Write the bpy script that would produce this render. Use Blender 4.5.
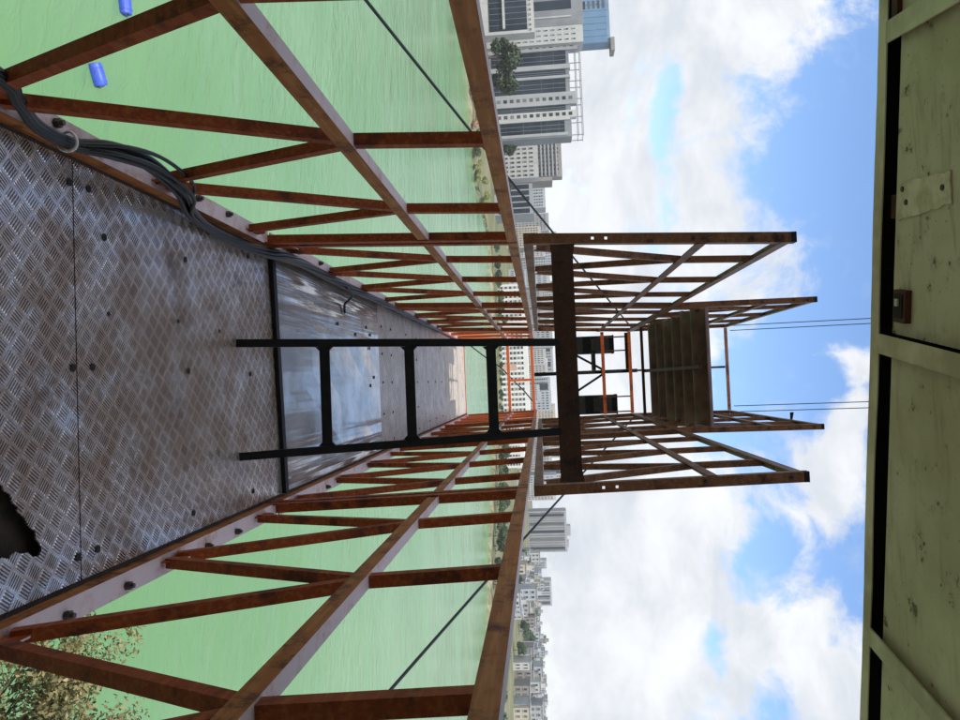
import bpy, bmesh, math, random
import numpy as np
from mathutils import Vector, Matrix

random.seed(7)
rng = np.random.default_rng(7)
sc = bpy.context.scene
for o in list(bpy.data.objects):
    bpy.data.objects.remove(o)

# ------------------------------------------------------------------ camera
# the photo was taken with the phone on its side: world up points to the right of the picture
F_PX = 725.0
VPX, VPY, ROLL = 541.0, 381.0, -0.040
Yc = np.array([VPX - 480, VPY - 360, F_PX]); Yc /= np.linalg.norm(Yc)
Zc = np.array([1.0, ROLL, 0.0]); Zc -= Yc * (Zc @ Yc); Zc /= np.linalg.norm(Zc)
CM = np.array([np.cross(Yc, Zc), Yc, Zc])          # rows: world axes in camera axes
cam_d = bpy.data.cameras.new('camera')
cam = bpy.data.objects.new('camera', cam_d)
sc.collection.objects.link(cam)
m = Matrix.Identity(4)
for i in range(3):
    m[i][0], m[i][1], m[i][2] = CM[i, 0], -CM[i, 1], -CM[i, 2]
cam.matrix_world = m
cam_d.sensor_fit = 'HORIZONTAL'
cam_d.sensor_width = 36.0
cam_d.lens = 36.0 * F_PX / 960.0
cam_d.clip_start = 0.05
cam_d.clip_end = 30000.0
sc.camera = cam


def at(px, py, Y):
    """the world point at depth Y that a place in the photograph shows"""
    d = CM @ np.array([(px - 480) / F_PX, (py - 360) / F_PX, 1.0])
    return d * Y / d[1]


# ------------------------------------------------------------------ light
SUN_EL, SUN_AZ = math.radians(61), math.radians(-1)   # from behind the camera
to_sun = Vector((math.sin(SUN_AZ) * math.cos(SUN_EL), -math.cos(SUN_AZ) * math.cos(SUN_EL), math.sin(SUN_EL)))
sun_d = bpy.data.lights.new('sun', 'SUN')
sun_d.energy = 3.6
sun_d.angle = math.radians(0.5)
sun_d.color = (1.0, 0.955, 0.88)
sun = bpy.data.objects.new('sun', sun_d)
sun.rotation_euler = to_sun.to_track_quat('Z', 'Y').to_euler()
sun.location = (0, -40, 80)
sc.collection.objects.link(sun)

sc.view_settings.view_transform = 'Standard'
sc.view_settings.look = 'None'
sc.view_settings.gamma = 1.0
sc.view_settings.use_curve_mapping = False
sc.view_settings.exposure = 0.25


# ------------------------------------------------------------------ node helper
class N:
    def __init__(s, tree):
        s.t = tree

    def n(s, typ, **kw):
        nd = s.t.nodes.new(typ)
        for k, v in kw.items():
            setattr(nd, k, v)
        return nd

    def put(s, sock, v):
        if hasattr(v, 'is_linked') or isinstance(v, bpy.types.NodeSocket):
            s.t.links.new(v, sock)
        else:
            sock.default_value = v

    def m(s, op, a, b=None, c=None, clamp=False):
        nd = s.n('ShaderNodeMath', operation=op, use_clamp=clamp)
        for i, v in enumerate((a, b, c)):
            if v is not None:
                s.put(nd.inputs[i], v)
        return nd.outputs[0]

    def v(s, op, a, b=None):
        nd = s.n('ShaderNodeVectorMath', operation=op)
        s.put(nd.inputs[0], a)
        if b is not None:
            s.put(nd.inputs[1], b)
        return nd.outputs['Value'] if op in ('LENGTH', 'DISTANCE', 'DOT_PRODUCT') else nd.outputs[0]

    def noise(s, vec, scale, detail=4, rough=0.55, dist=0.0):
        nd = s.n('ShaderNodeTexNoise')
        s.put(nd.inputs['Vector'], vec)
        nd.inputs['Scale'].default_value = scale
        nd.inputs['Detail'].default_value = detail
        nd.inputs['Roughness'].default_value = rough
        nd.inputs['Distortion'].default_value = dist
        return nd.outputs[0]

    def mix(s, fac, a, b):
        nd = s.n('ShaderNodeMix', data_type='RGBA')
        s.put(nd.inputs[0], fac)
        s.put(nd.inputs[6], a if not isinstance(a, tuple) else (*a, 1)[:4])
        s.put(nd.inputs[7], b if not isinstance(b, tuple) else (*b, 1)[:4])
        return nd.outputs[2]

    def ramp(s, fac, lo, hi):
        nd = s.n('ShaderNodeMapRange', interpolation_type='SMOOTHSTEP')
        s.put(nd.inputs[0], fac)
        nd.inputs[1].default_value = lo
        nd.inputs[2].default_value = hi
        return nd.outputs[0]

    def xyz(s, v):
        nd = s.n('ShaderNodeSeparateXYZ')
        s.put(nd.inputs[0], v)
        return nd.outputs

    def vec(s, x, y, z):
        nd = s.n('ShaderNodeCombineXYZ')
        for i, q in enumerate((x, y, z)):
            s.put(nd.inputs[i], q)
        return nd.outputs[0]


# ------------------------------------------------------------------ sky
w = bpy.data.worlds.new('World')
sc.world = w
w.use_nodes = True
w.node_tree.nodes.clear()
k = N(w.node_tree)
sky = k.n('ShaderNodeTexSky', sky_type='NISHITA')
sky.sun_disc = False
sky.sun_elevation = SUN_EL
sky.sun_rotation = math.pi + SUN_AZ * -1
sky.altitude = 200
sky.air_density = 1.0
sky.dust_density = 0.5
sky.ozone_density = 3.0
d = k.v('NORMALIZE', k.n('ShaderNodeTexCoord').outputs['Generated'])
dxyz = k.xyz(d)
k.put(sky.inputs['Vector'], k.vec(dxyz[0], dxyz[1], k.m('MAXIMUM', dxyz[2], 0.012)))
warp = k.n('ShaderNodeTexNoise')
k.put(warp.inputs['Vector'], d)
warp.inputs['Scale'].default_value = 3.0
warp.inputs['Detail'].default_value = 3.0
dw = k.v('ADD', d, k.v('MULTIPLY', k.v('SUBTRACT', warp.outputs['Color'], (0.5, 0.5, 0.5)), (0.16, 0.16, 0.16)))
fbm = k.noise(dw, 7.0, 10, 0.66)
# cumulus masses (px, py: the place in the photo, half sizes in px along up / across)
CLOUDS = [(600, 0, 75, 110), (620, 560, 140, 190), (610, 330, 130, 160), (700, 20, 90, 80), (585, 80, 95, 190), (580, 330, 100, 190), (640, 40, 110, 90), (690, 130, 75, 75), (775, 15, 70, 42), (740, 40, 60, 60),
          (722, 205, 52, 66), (770, 265, 52, 42), (600, 560, 105, 150), (665, 520, 70, 60), (610, 700, 100, 130),
          (735, 660, 55, 75), (805, 640, 55, 80), (850, 700, 60, 70), (785, 525, 22, 26), (835, 440, 34, 70), (825, 520, 20, 34),
          (838, 380, 30, 26), (700, 585, 45, 50)]
field = None
for (px, py, a, b) in CLOUDS:
    c = at(px, py, 1.0)
    c = c / np.linalg.norm(c)
    df = k.v('MULTIPLY', k.v('SUBTRACT', dw, tuple(c)), (F_PX / b, F_PX / (0.5 * (a + b)), F_PX / a))
    q = k.m('SUBTRACT', 1.0, k.v('LENGTH', df))
    field = q if field is None else k.m('MAXIMUM', field, q)
field = k.m('MAXIMUM', field, -1.2)
# clear gaps between the masses
for (px, py, a, b, deep) in [(672, 150, 16, 75, .38), (838, 160, 50, 85, 1.0), (812, 105, 24, 34, .7), (765, 545, 26, 58, .8), (708, 650, 16, 42, .5), (858, 570, 18, 50, .7), (805, 385, 38, 52, .85)]:
    c = at(px, py, 1.0)
    c = c / np.linalg.norm(c)
    df = k.v('MULTIPLY', k.v('SUBTRACT', dw, tuple(c)), (F_PX / b, F_PX / (0.5 * (a + b)), F_PX / a))
    field = k.m('MINIMUM', field, k.m('MULTIPLY', k.m('SUBTRACT', k.v('LENGTH', df), deep), 0.62))
# away from the photographed part of the sky the same broken cumulus goes on
far_off = k.ramp(k.v('DISTANCE', d, tuple(at(640, 360, 1.0) / np.linalg.norm(at(640, 360, 1.0)))), 0.55, 0.8)
wide = k.m('SUBTRACT', k.m('MULTIPLY', k.noise(dw, 2.2, 5, 0.55), 4.2), 1.75)
field = k.m('ADD', k.m('MULTIPLY', field, k.m('SUBTRACT', 1.0, far_off)), k.m('MULTIPLY', wide, far_off))
dens = k.m('ADD', field, k.m('MULTIPLY', k.m('SUBTRACT', fbm, 0.5), 2.7))
mask = k.ramp(dens, -0.12, 0.42)
wisp = k.m('MULTIPLY', k.ramp(k.noise(dw, 9.0, 7, 0.65), 0.52, 0.80), 0.55)
mask = k.m('MAXIMUM', mask, k.m('MULTIPLY', wisp, k.ramp(dens, -1.4, 0.0)))
el = k.xyz(d)[2]
low_veil = k.m('SUBTRACT', 1.0, k.ramp(el, 0.02, 0.20))
mask = k.m('MAXIMUM', mask, k.m('MULTIPLY', low_veil, 0.75))
shade = k.ramp(k.noise(k.v('MULTIPLY', dw, (1.0, 1.0, 1.7)), 6.5, 6, 0.6), 0.30, 0.66)
cl = k.mix(shade, (6.2, 6.6, 7.2), (8.6, 8.75, 9.0))
col = k.mix(mask, k.v('MULTIPLY', sky.outputs[0], (1.72, 1.84, 1.98)), cl)
bg = k.n('ShaderNodeBackground')
bg.inputs[1].default_value = 0.10
k.put(bg.inputs[0], col)
k.put(k.n('ShaderNodeOutputWorld').inputs[0], bg.outputs[0])


# ------------------------------------------------------------------ materials
def mat(name, fn):
    mt = bpy.data.materials.new(name)
    mt.use_nodes = True
    mt.node_tree.nodes.clear()
    kk = N(mt.node_tree)
    b = kk.n('ShaderNodeBsdfPrincipled')
    kk.put(kk.n('ShaderNodeOutputMaterial').inputs[0], b.outputs[0])
    fn(kk, b)
    return mt


def pos(kk):
    return kk.n('ShaderNodeNewGeometry').outputs['Position']


def bump(kk, b, h, strength, dist):
    nd = kk.n('ShaderNodeBump')
    nd.inputs['Strength'].default_value = strength
    nd.inputs['Distance'].default_value = dist
    kk.put(nd.inputs['Height'], h)
    kk.put(b.inputs['Normal'], nd.outputs[0])


def plain(name, c1, c2, rough=0.6, scale=3.0, metal=0.0, bmp=0.0, bd=0.01, detail=6):
    def fn(kk, b):
        p = pos(kk)
        kk.put(b.inputs['Base Color'], kk.mix(kk.ramp(kk.noise(p, scale, detail, 0.6), 0.35, 0.65), c1, c2))
        b.inputs['Roughness'].default_value = rough
        b.inputs['Metallic'].default_value = metal
        if bmp:
            bump(kk, b, kk.noise(p, scale * 4, 5, 0.6), bmp, bd)
    return mat(name, fn)


def rust_paint(name, base, worn, rust, lo=0.52, rough=0.42):
    """red oxide paint with drawn-out scuffs and patches of rust"""
    def fn(kk, b):
        p = pos(kk)
        n1 = kk.noise(p, 7, 6, 0.62)
        n2 = kk.noise(kk.v('MULTIPLY', p, (60, 4, 60)), 1.0, 4, 0.6)
        n3 = kk.noise(p, 55, 5, 0.7)
        c = kk.mix(kk.ramp(n2, 0.42, 0.72), base, worn)
        c = kk.mix(kk.ramp(kk.m('ADD', n1, kk.m('MULTIPLY', n3, 0.35)), lo + 0.14, lo + 0.34), c, rust)
        chip = kk.ramp(kk.noise(kk.v('ADD', kk.v('MULTIPLY', p, (1.0, .35, 1.0)), (3.1, 0, 1.7)), 38, 6, 0.75), 0.66, 0.72)
        c = kk.mix(kk.m('MULTIPLY', chip, 0.55), c, (0.36, 0.22, 0.13))
        # pale sky sheen painted into the colour of faces that look up
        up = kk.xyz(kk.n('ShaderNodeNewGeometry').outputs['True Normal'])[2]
        sky_sheen = kk.m('MULTIPLY', kk.ramp(up, 0.75, 0.95), kk.ramp(kk.m('ADD', n1, kk.m('MULTIPLY', n3, 0.4)), 0.38, 0.72))
        c = kk.mix(kk.m('MULTIPLY', sky_sheen, 0.8), c, (0.56, 0.47, 0.48))
        kk.put(b.inputs['Base Color'], c)
        kk.put(b.inputs['Roughness'], kk.m('ADD', rough, kk.m('MULTIPLY', n1, 0.25)))
        b.inputs['Specular IOR Level'].default_value = 0.22
        bump(kk, b, kk.m('ADD', n1, n3), 0.25, 0.004)
    return mat(name, fn)


M = {}
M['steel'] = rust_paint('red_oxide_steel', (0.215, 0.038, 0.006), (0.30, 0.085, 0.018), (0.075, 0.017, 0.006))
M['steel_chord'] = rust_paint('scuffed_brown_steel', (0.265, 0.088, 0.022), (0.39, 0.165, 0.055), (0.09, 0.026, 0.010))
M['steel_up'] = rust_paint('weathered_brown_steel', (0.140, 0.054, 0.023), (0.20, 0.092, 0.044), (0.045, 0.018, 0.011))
M['steel_sunlit'] = rust_paint('sunlit_orange_steel', (0.42, 0.085, 0.02), (0.48, 0.13, 0.05), (0.12, 0.03, 0.012), 0.6)  # brighter copy: sunlight on the far section is put into the colour
M['header'] = rust_paint('dark_brown_steel', (0.042, 0.016, 0.008), (0.058, 0.025, 0.013), (0.018, 0.009, 0.006))  # dark brown; the header's backlit shade is put into the colour
M['black'] = plain('black_paint', (0.005, 0.005, 0.005), (0.010, 0.009, 0.009), 0.55, 20)
M['black'].node_tree.nodes['Principled BSDF'].inputs['Specular IOR Level'].default_value = 0.2
M['rubber'] = plain('black_cable_sheath', (0.005, 0.005, 0.005), (0.010, 0.009, 0.009), 0.5, 30)
M['bolt'] = plain('rusty_bolt', (0.025, 0.016, 0.012), (0.05, 0.028, 0.018), 0.55, 80)
M['hole'] = plain('near_black', (0.006, 0.005, 0.005), (0.016, 0.013, 0.011), 0.9, 40)  # near black for bolt heads and for shade painted into recesses
M['under'] = plain('underside_dark', (0.018, 0.011, 0.008), (0.045, 0.026, 0.016), 0.9, 12, 0, 0.5, 0.01)  # dark fill: shade put into the colour below the deck and in the gutter
M['tie'] = plain('pale_cable_tie', (0.55, 0.50, 0.48), (0.62, 0.58, 0.55), 0.5, 30)
M['wire'] = plain('steel_wire_rope', (0.030, 0.033, 0.034), (0.05, 0.052, 0.05), 0.5, 60, 0.3)
M['corrugated'] = plain('rusted_corrugated', (0.050, 0.018, 0.011), (0.10, 0.044, 0.030), 0.6, 5, 0.0, 0.2, 0.004)


def treadplate(name, base, dirt, rough, metal=0.75, tread=0.7):
    """five-bar tread plate: alternating groups of raised bars, grime between them"""
    def fn(kk, b):
        p = pos(kk)
        x, y, z = kk.xyz(p)
        P = 0.0587
        ca, sa = math.cos(math.radians(52)), math.sin(math.radians(52))
        u = kk.m('DIVIDE', kk.m('ADD', kk.m('MULTIPLY', x, ca), kk.m('MULTIPLY', y, sa)), P)
        v = kk.m('DIVIDE', kk.m('SUBTRACT', kk.m('MULTIPLY', y, ca), kk.m('MULTIPLY', x, sa)), P)
        fx, fy = kk.m('FLOOR', u), kk.m('FLOOR', v)
        par = kk.m('FLOORED_MODULO', kk.m('ADD', fx, fy), 2.0)
        lx = kk.m('SUBTRACT', kk.m('SUBTRACT', u, fx), 0.5)
        ly = kk.m('SUBTRACT', kk.m('SUBTRACT', v, fy), 0.5)
        npar = kk.m('SUBTRACT', 1.0, par)
        A = kk.m('ADD', kk.m('MULTIPLY', lx, par), kk.m('MULTIPLY', ly, npar))
        B = kk.m('ADD', kk.m('MULTIPLY', ly, par), kk.m('MULTIPLY', lx, npar))
        bars = kk.ramp(kk.m('COSINE', kk.m('MULTIPLY', A, 2 * math.pi / 0.175)), -0.35, 0.45)
        inside = kk.m('MULTIPLY', kk.m('LESS_THAN', kk.m('ABSOLUTE', A), 0.44), kk.m('SUBTRACT', 1.0, kk.ramp(kk.m('ABSOLUTE', B), 0.30, 0.42)))
        h = kk.m('MULTIPLY', bars, inside)
        worn = kk.ramp(kk.noise(p, 2.6, 5, 0.6), 0.25, 0.75)
        g = kk.noise(p, 5.0, 7, 0.65)
        g2 = kk.noise(p, 30, 4, 0.7)
        trodden = kk.m('SUBTRACT', 1.0, kk.ramp(kk.m('ABSOLUTE', kk.m('ADD', x, 0.06)), 0.18, 0.62))
        dirty = kk.ramp(kk.m('ADD', kk.m('ADD', g, kk.m('MULTIPLY', trodden, 0.13)), kk.m('MULTIPLY', kk.m('SUBTRACT', g2, 0.5), 0.5)), 0.38, 0.72)
        grime = kk.m('MULTIPLY', kk.m('SUBTRACT', inside, h), kk.m('ADD', 0.45, kk.m('MULTIPLY', g, 0.8)), None, True)
        cc = kk.mix(dirty, base, dirt)
        cc = kk.mix(grime, cc, (0.045, 0.036, 0.03))
        rustn = kk.ramp(kk.noise(kk.v('ADD', p, (7.3, 1.1, 0)), 3.2, 6, 0.7), 0.56, 0.72)
        cc = kk.mix(kk.m('MULTIPLY', rustn, 0.75), cc, (0.13, 0.07, 0.038))
        kk.put(b.inputs['Base Color'], cc)
        kk.put(b.inputs['Metallic'], kk.m('SUBTRACT', metal, kk.m('MULTIPLY', dirty, 0.35)))
        kk.put(b.inputs['Roughness'], kk.m('ADD', rough, kk.m('MULTIPLY', g, 0.22)))
        bump(kk, b, kk.m('ADD', kk.m('MULTIPLY', h, kk.m('ADD', 0.45, worn)), kk.m('MULTIPLY', kk.noise(p, 1.5, 3, 0.5), 4.0)), tread, 0.0035)
    return mat(name, fn)


M['tread'] = treadplate('tread_plate', (0.80, 0.71, 0.64), (0.36, 0.25, 0.18), 0.13, 0.82)
M['tread_far'] = treadplate('tread_plate_worn', (0.62, 0.55, 0.48), (0.40, 0.325, 0.265), 0.26, 0.55, 0.45)
M['tread_sunlit'] = treadplate('tread_plate_sunlit', (0.66, 0.60, 0.52), (0.55, 0.48, 0.40), 0.5, 0.25, 0.3)  # paler copy: sunlight on the last plate is put into the colour


def sheet(kk, b):
    p = pos(kk)
    x, y, z = kk.xyz(p)
    g = kk.noise(p, 3.0, 6, 0.6)
    kk.put(b.inputs['Base Color'], kk.mix(kk.ramp(g, 0.35, 0.7), (0.55, 0.52, 0.48), (0.36, 0.33, 0.29)))
    b.inputs['Metallic'].default_value = 0.75
    kk.put(b.inputs['Roughness'], kk.m('ADD', 0.06, kk.m('MULTIPLY', kk.noise(p, 6, 7, 0.7), 0.24)))
    edge = kk.m('ADD', 0.12, kk.ramp(kk.m('ABSOLUTE', kk.m('ADD', x, 0.05)), 0.25, 0.6))
    dent = kk.m('MULTIPLY', kk.noise(kk.v('MULTIPLY', p, (11.0, 0.45, 1)), 1.0, 2, 0.4), edge)
    bump(kk, b, dent, 0.6, 0.05)


M['sheet'] = mat('dented_sheet_steel', sheet)


def water(kk, b):
    p = pos(kk)
    x, y, z = kk.xyz(p)
    big = kk.noise(p, 0.035, 4, 0.5)
    kk.put(b.inputs['Base Color'], kk.mix(kk.ramp(big, 0.3, 0.7), (0.128, 0.262, 0.108), (0.172, 0.308, 0.152)))
    kk.put(b.inputs['Roughness'], kk.m('ADD', 0.05, kk.m('MULTIPLY', kk.ramp(kk.noise(kk.v('MULTIPLY', p, (0.02, 0.06, 1)), 1.0, 4, 0.6), 0.35, 0.65), 0.22)))
    b.inputs['IOR'].default_value = 1.33
    rot = kk.vec(kk.m('ADD', kk.m('MULTIPLY', x, 0.95), kk.m('MULTIPLY', y, -0.25)), kk.m('ADD', kk.m('MULTIPLY', x, 0.30), kk.m('MULTIPLY', y, 0.95)), 0.0)
    r1 = kk.noise(kk.v('MULTIPLY', rot, (0.55, 1.15, 1)), 1.0, 6, 0.62, 0.8)
    r2 = kk.noise(kk.v('MULTIPLY', rot, (0.10, 0.30, 1)), 1.0, 3, 0.5)
    bump(kk, b, kk.m('ADD', r1, kk.m('MULTIPLY', r2, 2.5)), 0.8, 0.14)


M['water'] = mat('green_lake_water', water)


def ceiling(kk, b):
    p = pos(kk)
    n1, n2, n3 = kk.noise(p, 2.5, 7, 0.65), kk.noise(p, 11, 6, 0.7), kk.noise(p, 70, 3, 0.6)
    streak = kk.noise(kk.v('MULTIPLY', p, (3.0, 16.0, 1.0)), 1.0, 6, 0.65, 0.5)
    c = kk.mix(kk.ramp(n1, 0.35, 0.7), (0.66, 0.57, 0.43), (0.50, 0.41, 0.28))
    c = kk.mix(kk.m('MULTIPLY', kk.ramp(streak, 0.50, 0.70), 0.55), c, (0.30, 0.23, 0.13))
    c = kk.mix(kk.m('MULTIPLY', kk.ramp(n2, 0.52, 0.72), 0.6), c, (0.26, 0.19, 0.105))
    peel = kk.ramp(kk.m('ADD', n2, kk.m('MULTIPLY', n3, 0.25)), 0.755, 0.79)
    c = kk.mix(kk.m('MULTIPLY', peel, 0.85), c, (0.10, 0.05, 0.028))
    c = kk.mix(kk.m('MULTIPLY', kk.ramp(n3, 0.66, 0.74), 0.7), c, (0.09, 0.06, 0.035))
    kk.put(b.inputs['Base Color'], c)
    b.inputs['Roughness'].default_value = 0.6
    bump(kk, b, kk.m('ADD', kk.m('ADD', n1, kk.m('MULTIPLY', n2, 0.4)), kk.m('MULTIPLY', peel, -0.3)), 0.35, 0.01)


M['ceil'] = mat('old_green_paint', ceiling)
M['ceil_rib'] = plain('green_paint_rib', (0.72, 0.63, 0.49), (0.42, 0.34, 0.24), 0.55, 6, 0, 0.2, 0.004)
M['fascia'] = plain('cream_paint', (0.74, 0.62, 0.47), (0.46, 0.36, 0.25), 0.6, 5, 0, 0.2, 0.004)
M['patch'] = plain('bare_pale_patch', (0.80, 0.68, 0.54), (0.52, 0.41, 0.28), 0.7, 14, 0, 0.3, 0.004)
M['rust'] = plain('raw_rust', (0.10, 0.028, 0.016), (0.045, 0.018, 0.012), 0.8, 25, 0, 0.4, 0.004)
M['concrete'] = plain('concrete', (0.36, 0.35, 0.33), (0.29, 0.285, 0.27), 0.85, 0.4)
M['land'] = plain('dry_earth', (0.20, 0.18, 0.10), (0.09, 0.12, 0.04), 0.9, 0.05)
M['bank'] = plain('stony_bank', (0.30, 0.27, 0.18), (0.12, 0.13, 0.06), 0.9, 0.35, 0, 0.5, 0.2)
M['barrel'] = plain('blue_plastic', (0.04, 0.085, 0.50), (0.06, 0.12, 0.58), 0.35, 5)
M['bark'] = plain('bark', (0.13, 0.10, 0.07), (0.08, 0.06, 0.045), 0.9, 4)


def leaf(name, a, bcol, trans=0.25):
    def fn(kk, b):
        rnd = kk.n('ShaderNodeNewGeometry').outputs['Random Per Island']
        n = kk.noise(pos(kk), 0.5, 3, 0.5)
        c = kk.mix(kk.m('ADD', kk.m('MULTIPLY', rnd, 0.7), kk.m('MULTIPLY', n, 0.3)), a, bcol)
        kk.put(b.inputs['Base Color'], c)
        b.inputs['Roughness'].default_value = 0.55
    return mat(name, fn)


M['leaf_near'] = leaf('dry_pale_leaves', (0.045, 0.065, 0.015), (0.34, 0.27, 0.12))
M['leaf_dark'] = leaf('dark_leaves', (0.018, 0.034, 0.012), (0.05, 0.08, 0.028))
M['leaf_mid'] = leaf('mid_green_leaves', (0.045, 0.085, 0.03), (0.11, 0.17, 0.07))
M['leaf_yel'] = leaf('yellow_green_leaves', (0.16, 0.20, 0.05), (0.38, 0.36, 0.14))
M['leaf_pink'] = leaf('pink_blossom', (0.45, 0.22, 0.16), (0.55, 0.40, 0.22))

WALLC = {'white': ((0.50, 0.50, 0.49), (0.43, 0.43, 0.43)), 'grey': ((0.25, 0.26, 0.28), (0.21, 0.22, 0.24)),
         'lgrey': ((0.37, 0.38, 0.40), (0.32, 0.33, 0.35)), 'brown': ((0.30, 0.28, 0.265), (0.24, 0.225, 0.21)),
         'cream': ((0.50, 0.46, 0.38), (0.43, 0.39, 0.32)), 'pale': ((0.42, 0.45, 0.49), (0.37, 0.40, 0.44)),
         'blue': ((0.20, 0.30, 0.42), (0.16, 0.25, 0.36)), 'bright': ((0.74, 0.73, 0.71), (0.66, 0.65, 0.63)), 'pink': ((0.55, 0.38, 0.30), (0.48, 0.33, 0.26))}
for kx, (c1, c2) in WALLC.items():
    def wall_fn(kk, b, c1=c1, c2=c2):
        p = pos(kk)
        run = kk.noise(kk.v('MULTIPLY', p, (1.0, 1.0, 0.09)), 0.8, 5, 0.65)
        c = kk.mix(kk.ramp(kk.noise(p, 0.12, 6, 0.6), 0.35, 0.65), c1, c2)
        c = kk.mix(kk.m('MULTIPLY', kk.ramp(run, 0.50, 0.75), 0.5), c, tuple(q * .55 for q in c2))
        kk.put(b.inputs['Base Color'], c)
        b.inputs['Roughness'].default_value = 0.75
    M['w_' + kx] = mat('wall_' + kx, wall_fn)
M['glass'] = plain('dark_glass', (0.014, 0.022, 0.034), (0.028, 0.040, 0.058), 0.12, 0.08)
M['glass'].node_tree.nodes['Principled BSDF'].inputs['Specular IOR Level'].default_value = 0.22
M['glass_blue'] = plain('blue_glass', (0.12, 0.22, 0.36), (0.16, 0.28, 0.44), 0.15, 0.08)


def window_glass(kk, b):
    r1 = kk.n('ShaderNodeNewGeometry').outputs['Random Per Island']
    r2 = kk.n('ShaderNodeObjectInfo').outputs['Random']
    f = kk.m('FRACT', kk.m('ADD', kk.m('MULTIPLY', r1, 3.7), kk.m('MULTIPLY', r2, 5.3)))
    kk.put(b.inputs['Base Color'], kk.mix(kk.m('POWER', f, 2.2), (0.025, 0.032, 0.04), (0.20, 0.20, 0.19)))
    b.inputs['Roughness'].default_value = 0.2
    b.inputs['Specular IOR Level'].default_value = 0.3


M['win'] = mat('window_dark', window_glass)


# ------------------------------------------------------------------ object helpers
col_ = sc.collection
WPOS = {}


def world_of(o):
    return WPOS[o.name] if o is not None else Vector((0, 0, 0))


def tag(o, label=None, cat=None, group=None, kind=None):
    if label: o['label'] = label
    if cat: o['category'] = cat
    if group: o['group'] = group
    if kind: o['kind'] = kind
    return o


def empty(name, loc, parent=None):
    o = bpy.data.objects.new(name, None)
    col_.objects.link(o)
    o.empty_display_size = 0.3
    o.parent = parent
    o.location = Vector(loc) - world_of(parent)
    WPOS[o.name] = Vector(loc)
    return o


class MB:
    """collects pieces in world coordinates"""
    def __init__(s):
        s.v, s.f = [], []

    def add(s, verts, faces):
        b = len(s.v)
        s.v += [tuple(q) for q in verts]
        s.f += [tuple(i + b for i in f) for f in faces]
        return s

    def box(s, x0, x1, y0, y1, z0, z1):
        v = [(x, y, z) for z in (z0, z1) for y in (y0, y1) for x in (x0, x1)]
        return s.add(v, [(0, 2, 3, 1), (4, 5, 7, 6), (0, 1, 5, 4), (2, 6, 7, 3), (0, 4, 6, 2), (1, 3, 7, 5)])

    def bar(s, p, q, u, v, u0, u1, v0, v1):
        """a bar from p to q whose section spans u0..u1 along u and v0..v1 along v"""
        p, q, u, v = map(Vector, (p, q, u, v))
        vs = [e + u * a + v * b for e in (p, q) for a, b in ((u0, v0), (u1, v0), (u1, v1), (u0, v1))]
        return s.add(vs, [(3, 2, 1, 0), (4, 5, 6, 7), (0, 1, 5, 4), (1, 2, 6, 5), (2, 3, 7, 6), (3, 0, 4, 7)])

    def prism(s, p, q, u, v, prof):
        """extrude a closed section (list of (a, b) along u, v) from p to q"""
        p, q, u, v = map(Vector, (p, q, u, v))
        n = len(prof)
        vs = [e + u * a + v * b for e in (p, q) for a, b in prof]
        fs = [tuple(range(n - 1, -1, -1)), tuple(range(n, 2 * n))]
        fs += [(i, (i + 1) % n, n + (i + 1) % n, n + i) for i in range(n)]
        return s.add(vs, fs)

    def tube(s, pts, r, n=8, close=True):
        pts = [Vector(p) for p in pts]
        rr = r if isinstance(r, (list, tuple)) else [r] * len(pts)
        base = len(s.v)
        up = Vector((0.13, 0.21, 0.97))
        for i, p in enumerate(pts):
            t = (pts[min(i + 1, len(pts) - 1)] - pts[max(i - 1, 0)]).normalized()
            a = t.cross(up)
            if a.length < 1e-3:
                a = t.cross(Vector((1, 0, 0)))
            a.normalize()
            b = t.cross(a)
            for j in range(n):
                an = 2 * math.pi * j / n
                s.v.append(tuple(p + (a * math.cos(an) + b * math.sin(an)) * rr[i]))
        for i in range(len(pts) - 1):
            for j in range(n):
                s.f.append((base + i * n + j, base + i * n + (j + 1) % n, base + (i + 1) * n + (j + 1) % n, base + (i + 1) * n + j))
        if close:
            s.f.append(tuple(base + j for j in range(n - 1, -1, -1)))
            s.f.append(tuple(base + (len(pts) - 1) * n + j for j in range(n)))
        return s

    def build(s, name, material, parent=None, smooth=False, origin=None):
        o0 = Vector(origin) if origin is not None else (sum((Vector(q) for q in s.v), Vector()) / len(s.v))
        me = bpy.data.meshes.new(name)
        me.from_pydata([tuple(Vector(q) - o0) for q in s.v], [], s.f)
        me.materials.append(M[material] if isinstance(material, str) else material)
        if smooth:
            me.polygons.foreach_set('use_smooth', [True] * len(me.polygons))
        me.update()
        o = bpy.data.objects.new(name, me)
        col_.objects.link(o)
        o.parent = parent
        o.location = o0 - world_of(parent)
        WPOS[o.name] = o0
        return o


def box(name, x0, x1, y0, y1, z0, z1, material, parent=None):
    return MB().box(min(x0, x1), max(x0, x1), min(y0, y1), max(y0, y1), min(z0, z1), max(z0, z1)).build(name, material, parent)


# ------------------------------------------------------------------ the lake and its shores
WZ = -20.0          # water level below the eye
GZ = -18.9          # land level
lake = MB().add([(-1950, -400, WZ), (1950, -400, WZ), (1950, 700, WZ), (-1950, 700, WZ)], [(0, 1, 2, 3)]).build('lake_water', 'water')
tag(lake, 'pale green lake water under the walkway', kind='structure')

SH = [(-1500, 160), (-600, 190), (-250, 222), (-125, 231), (-106, 233), (-87, 236), (-70, 246), (-66.5, 269), (-62, 303), (-40, 313), (-5.5, 312),
      (22.7, 288), (35.9, 269), (58.5, 241), (74, 228), (89, 212), (110, 200), (260, 150), (900, 60), (1500, 20)]
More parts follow.
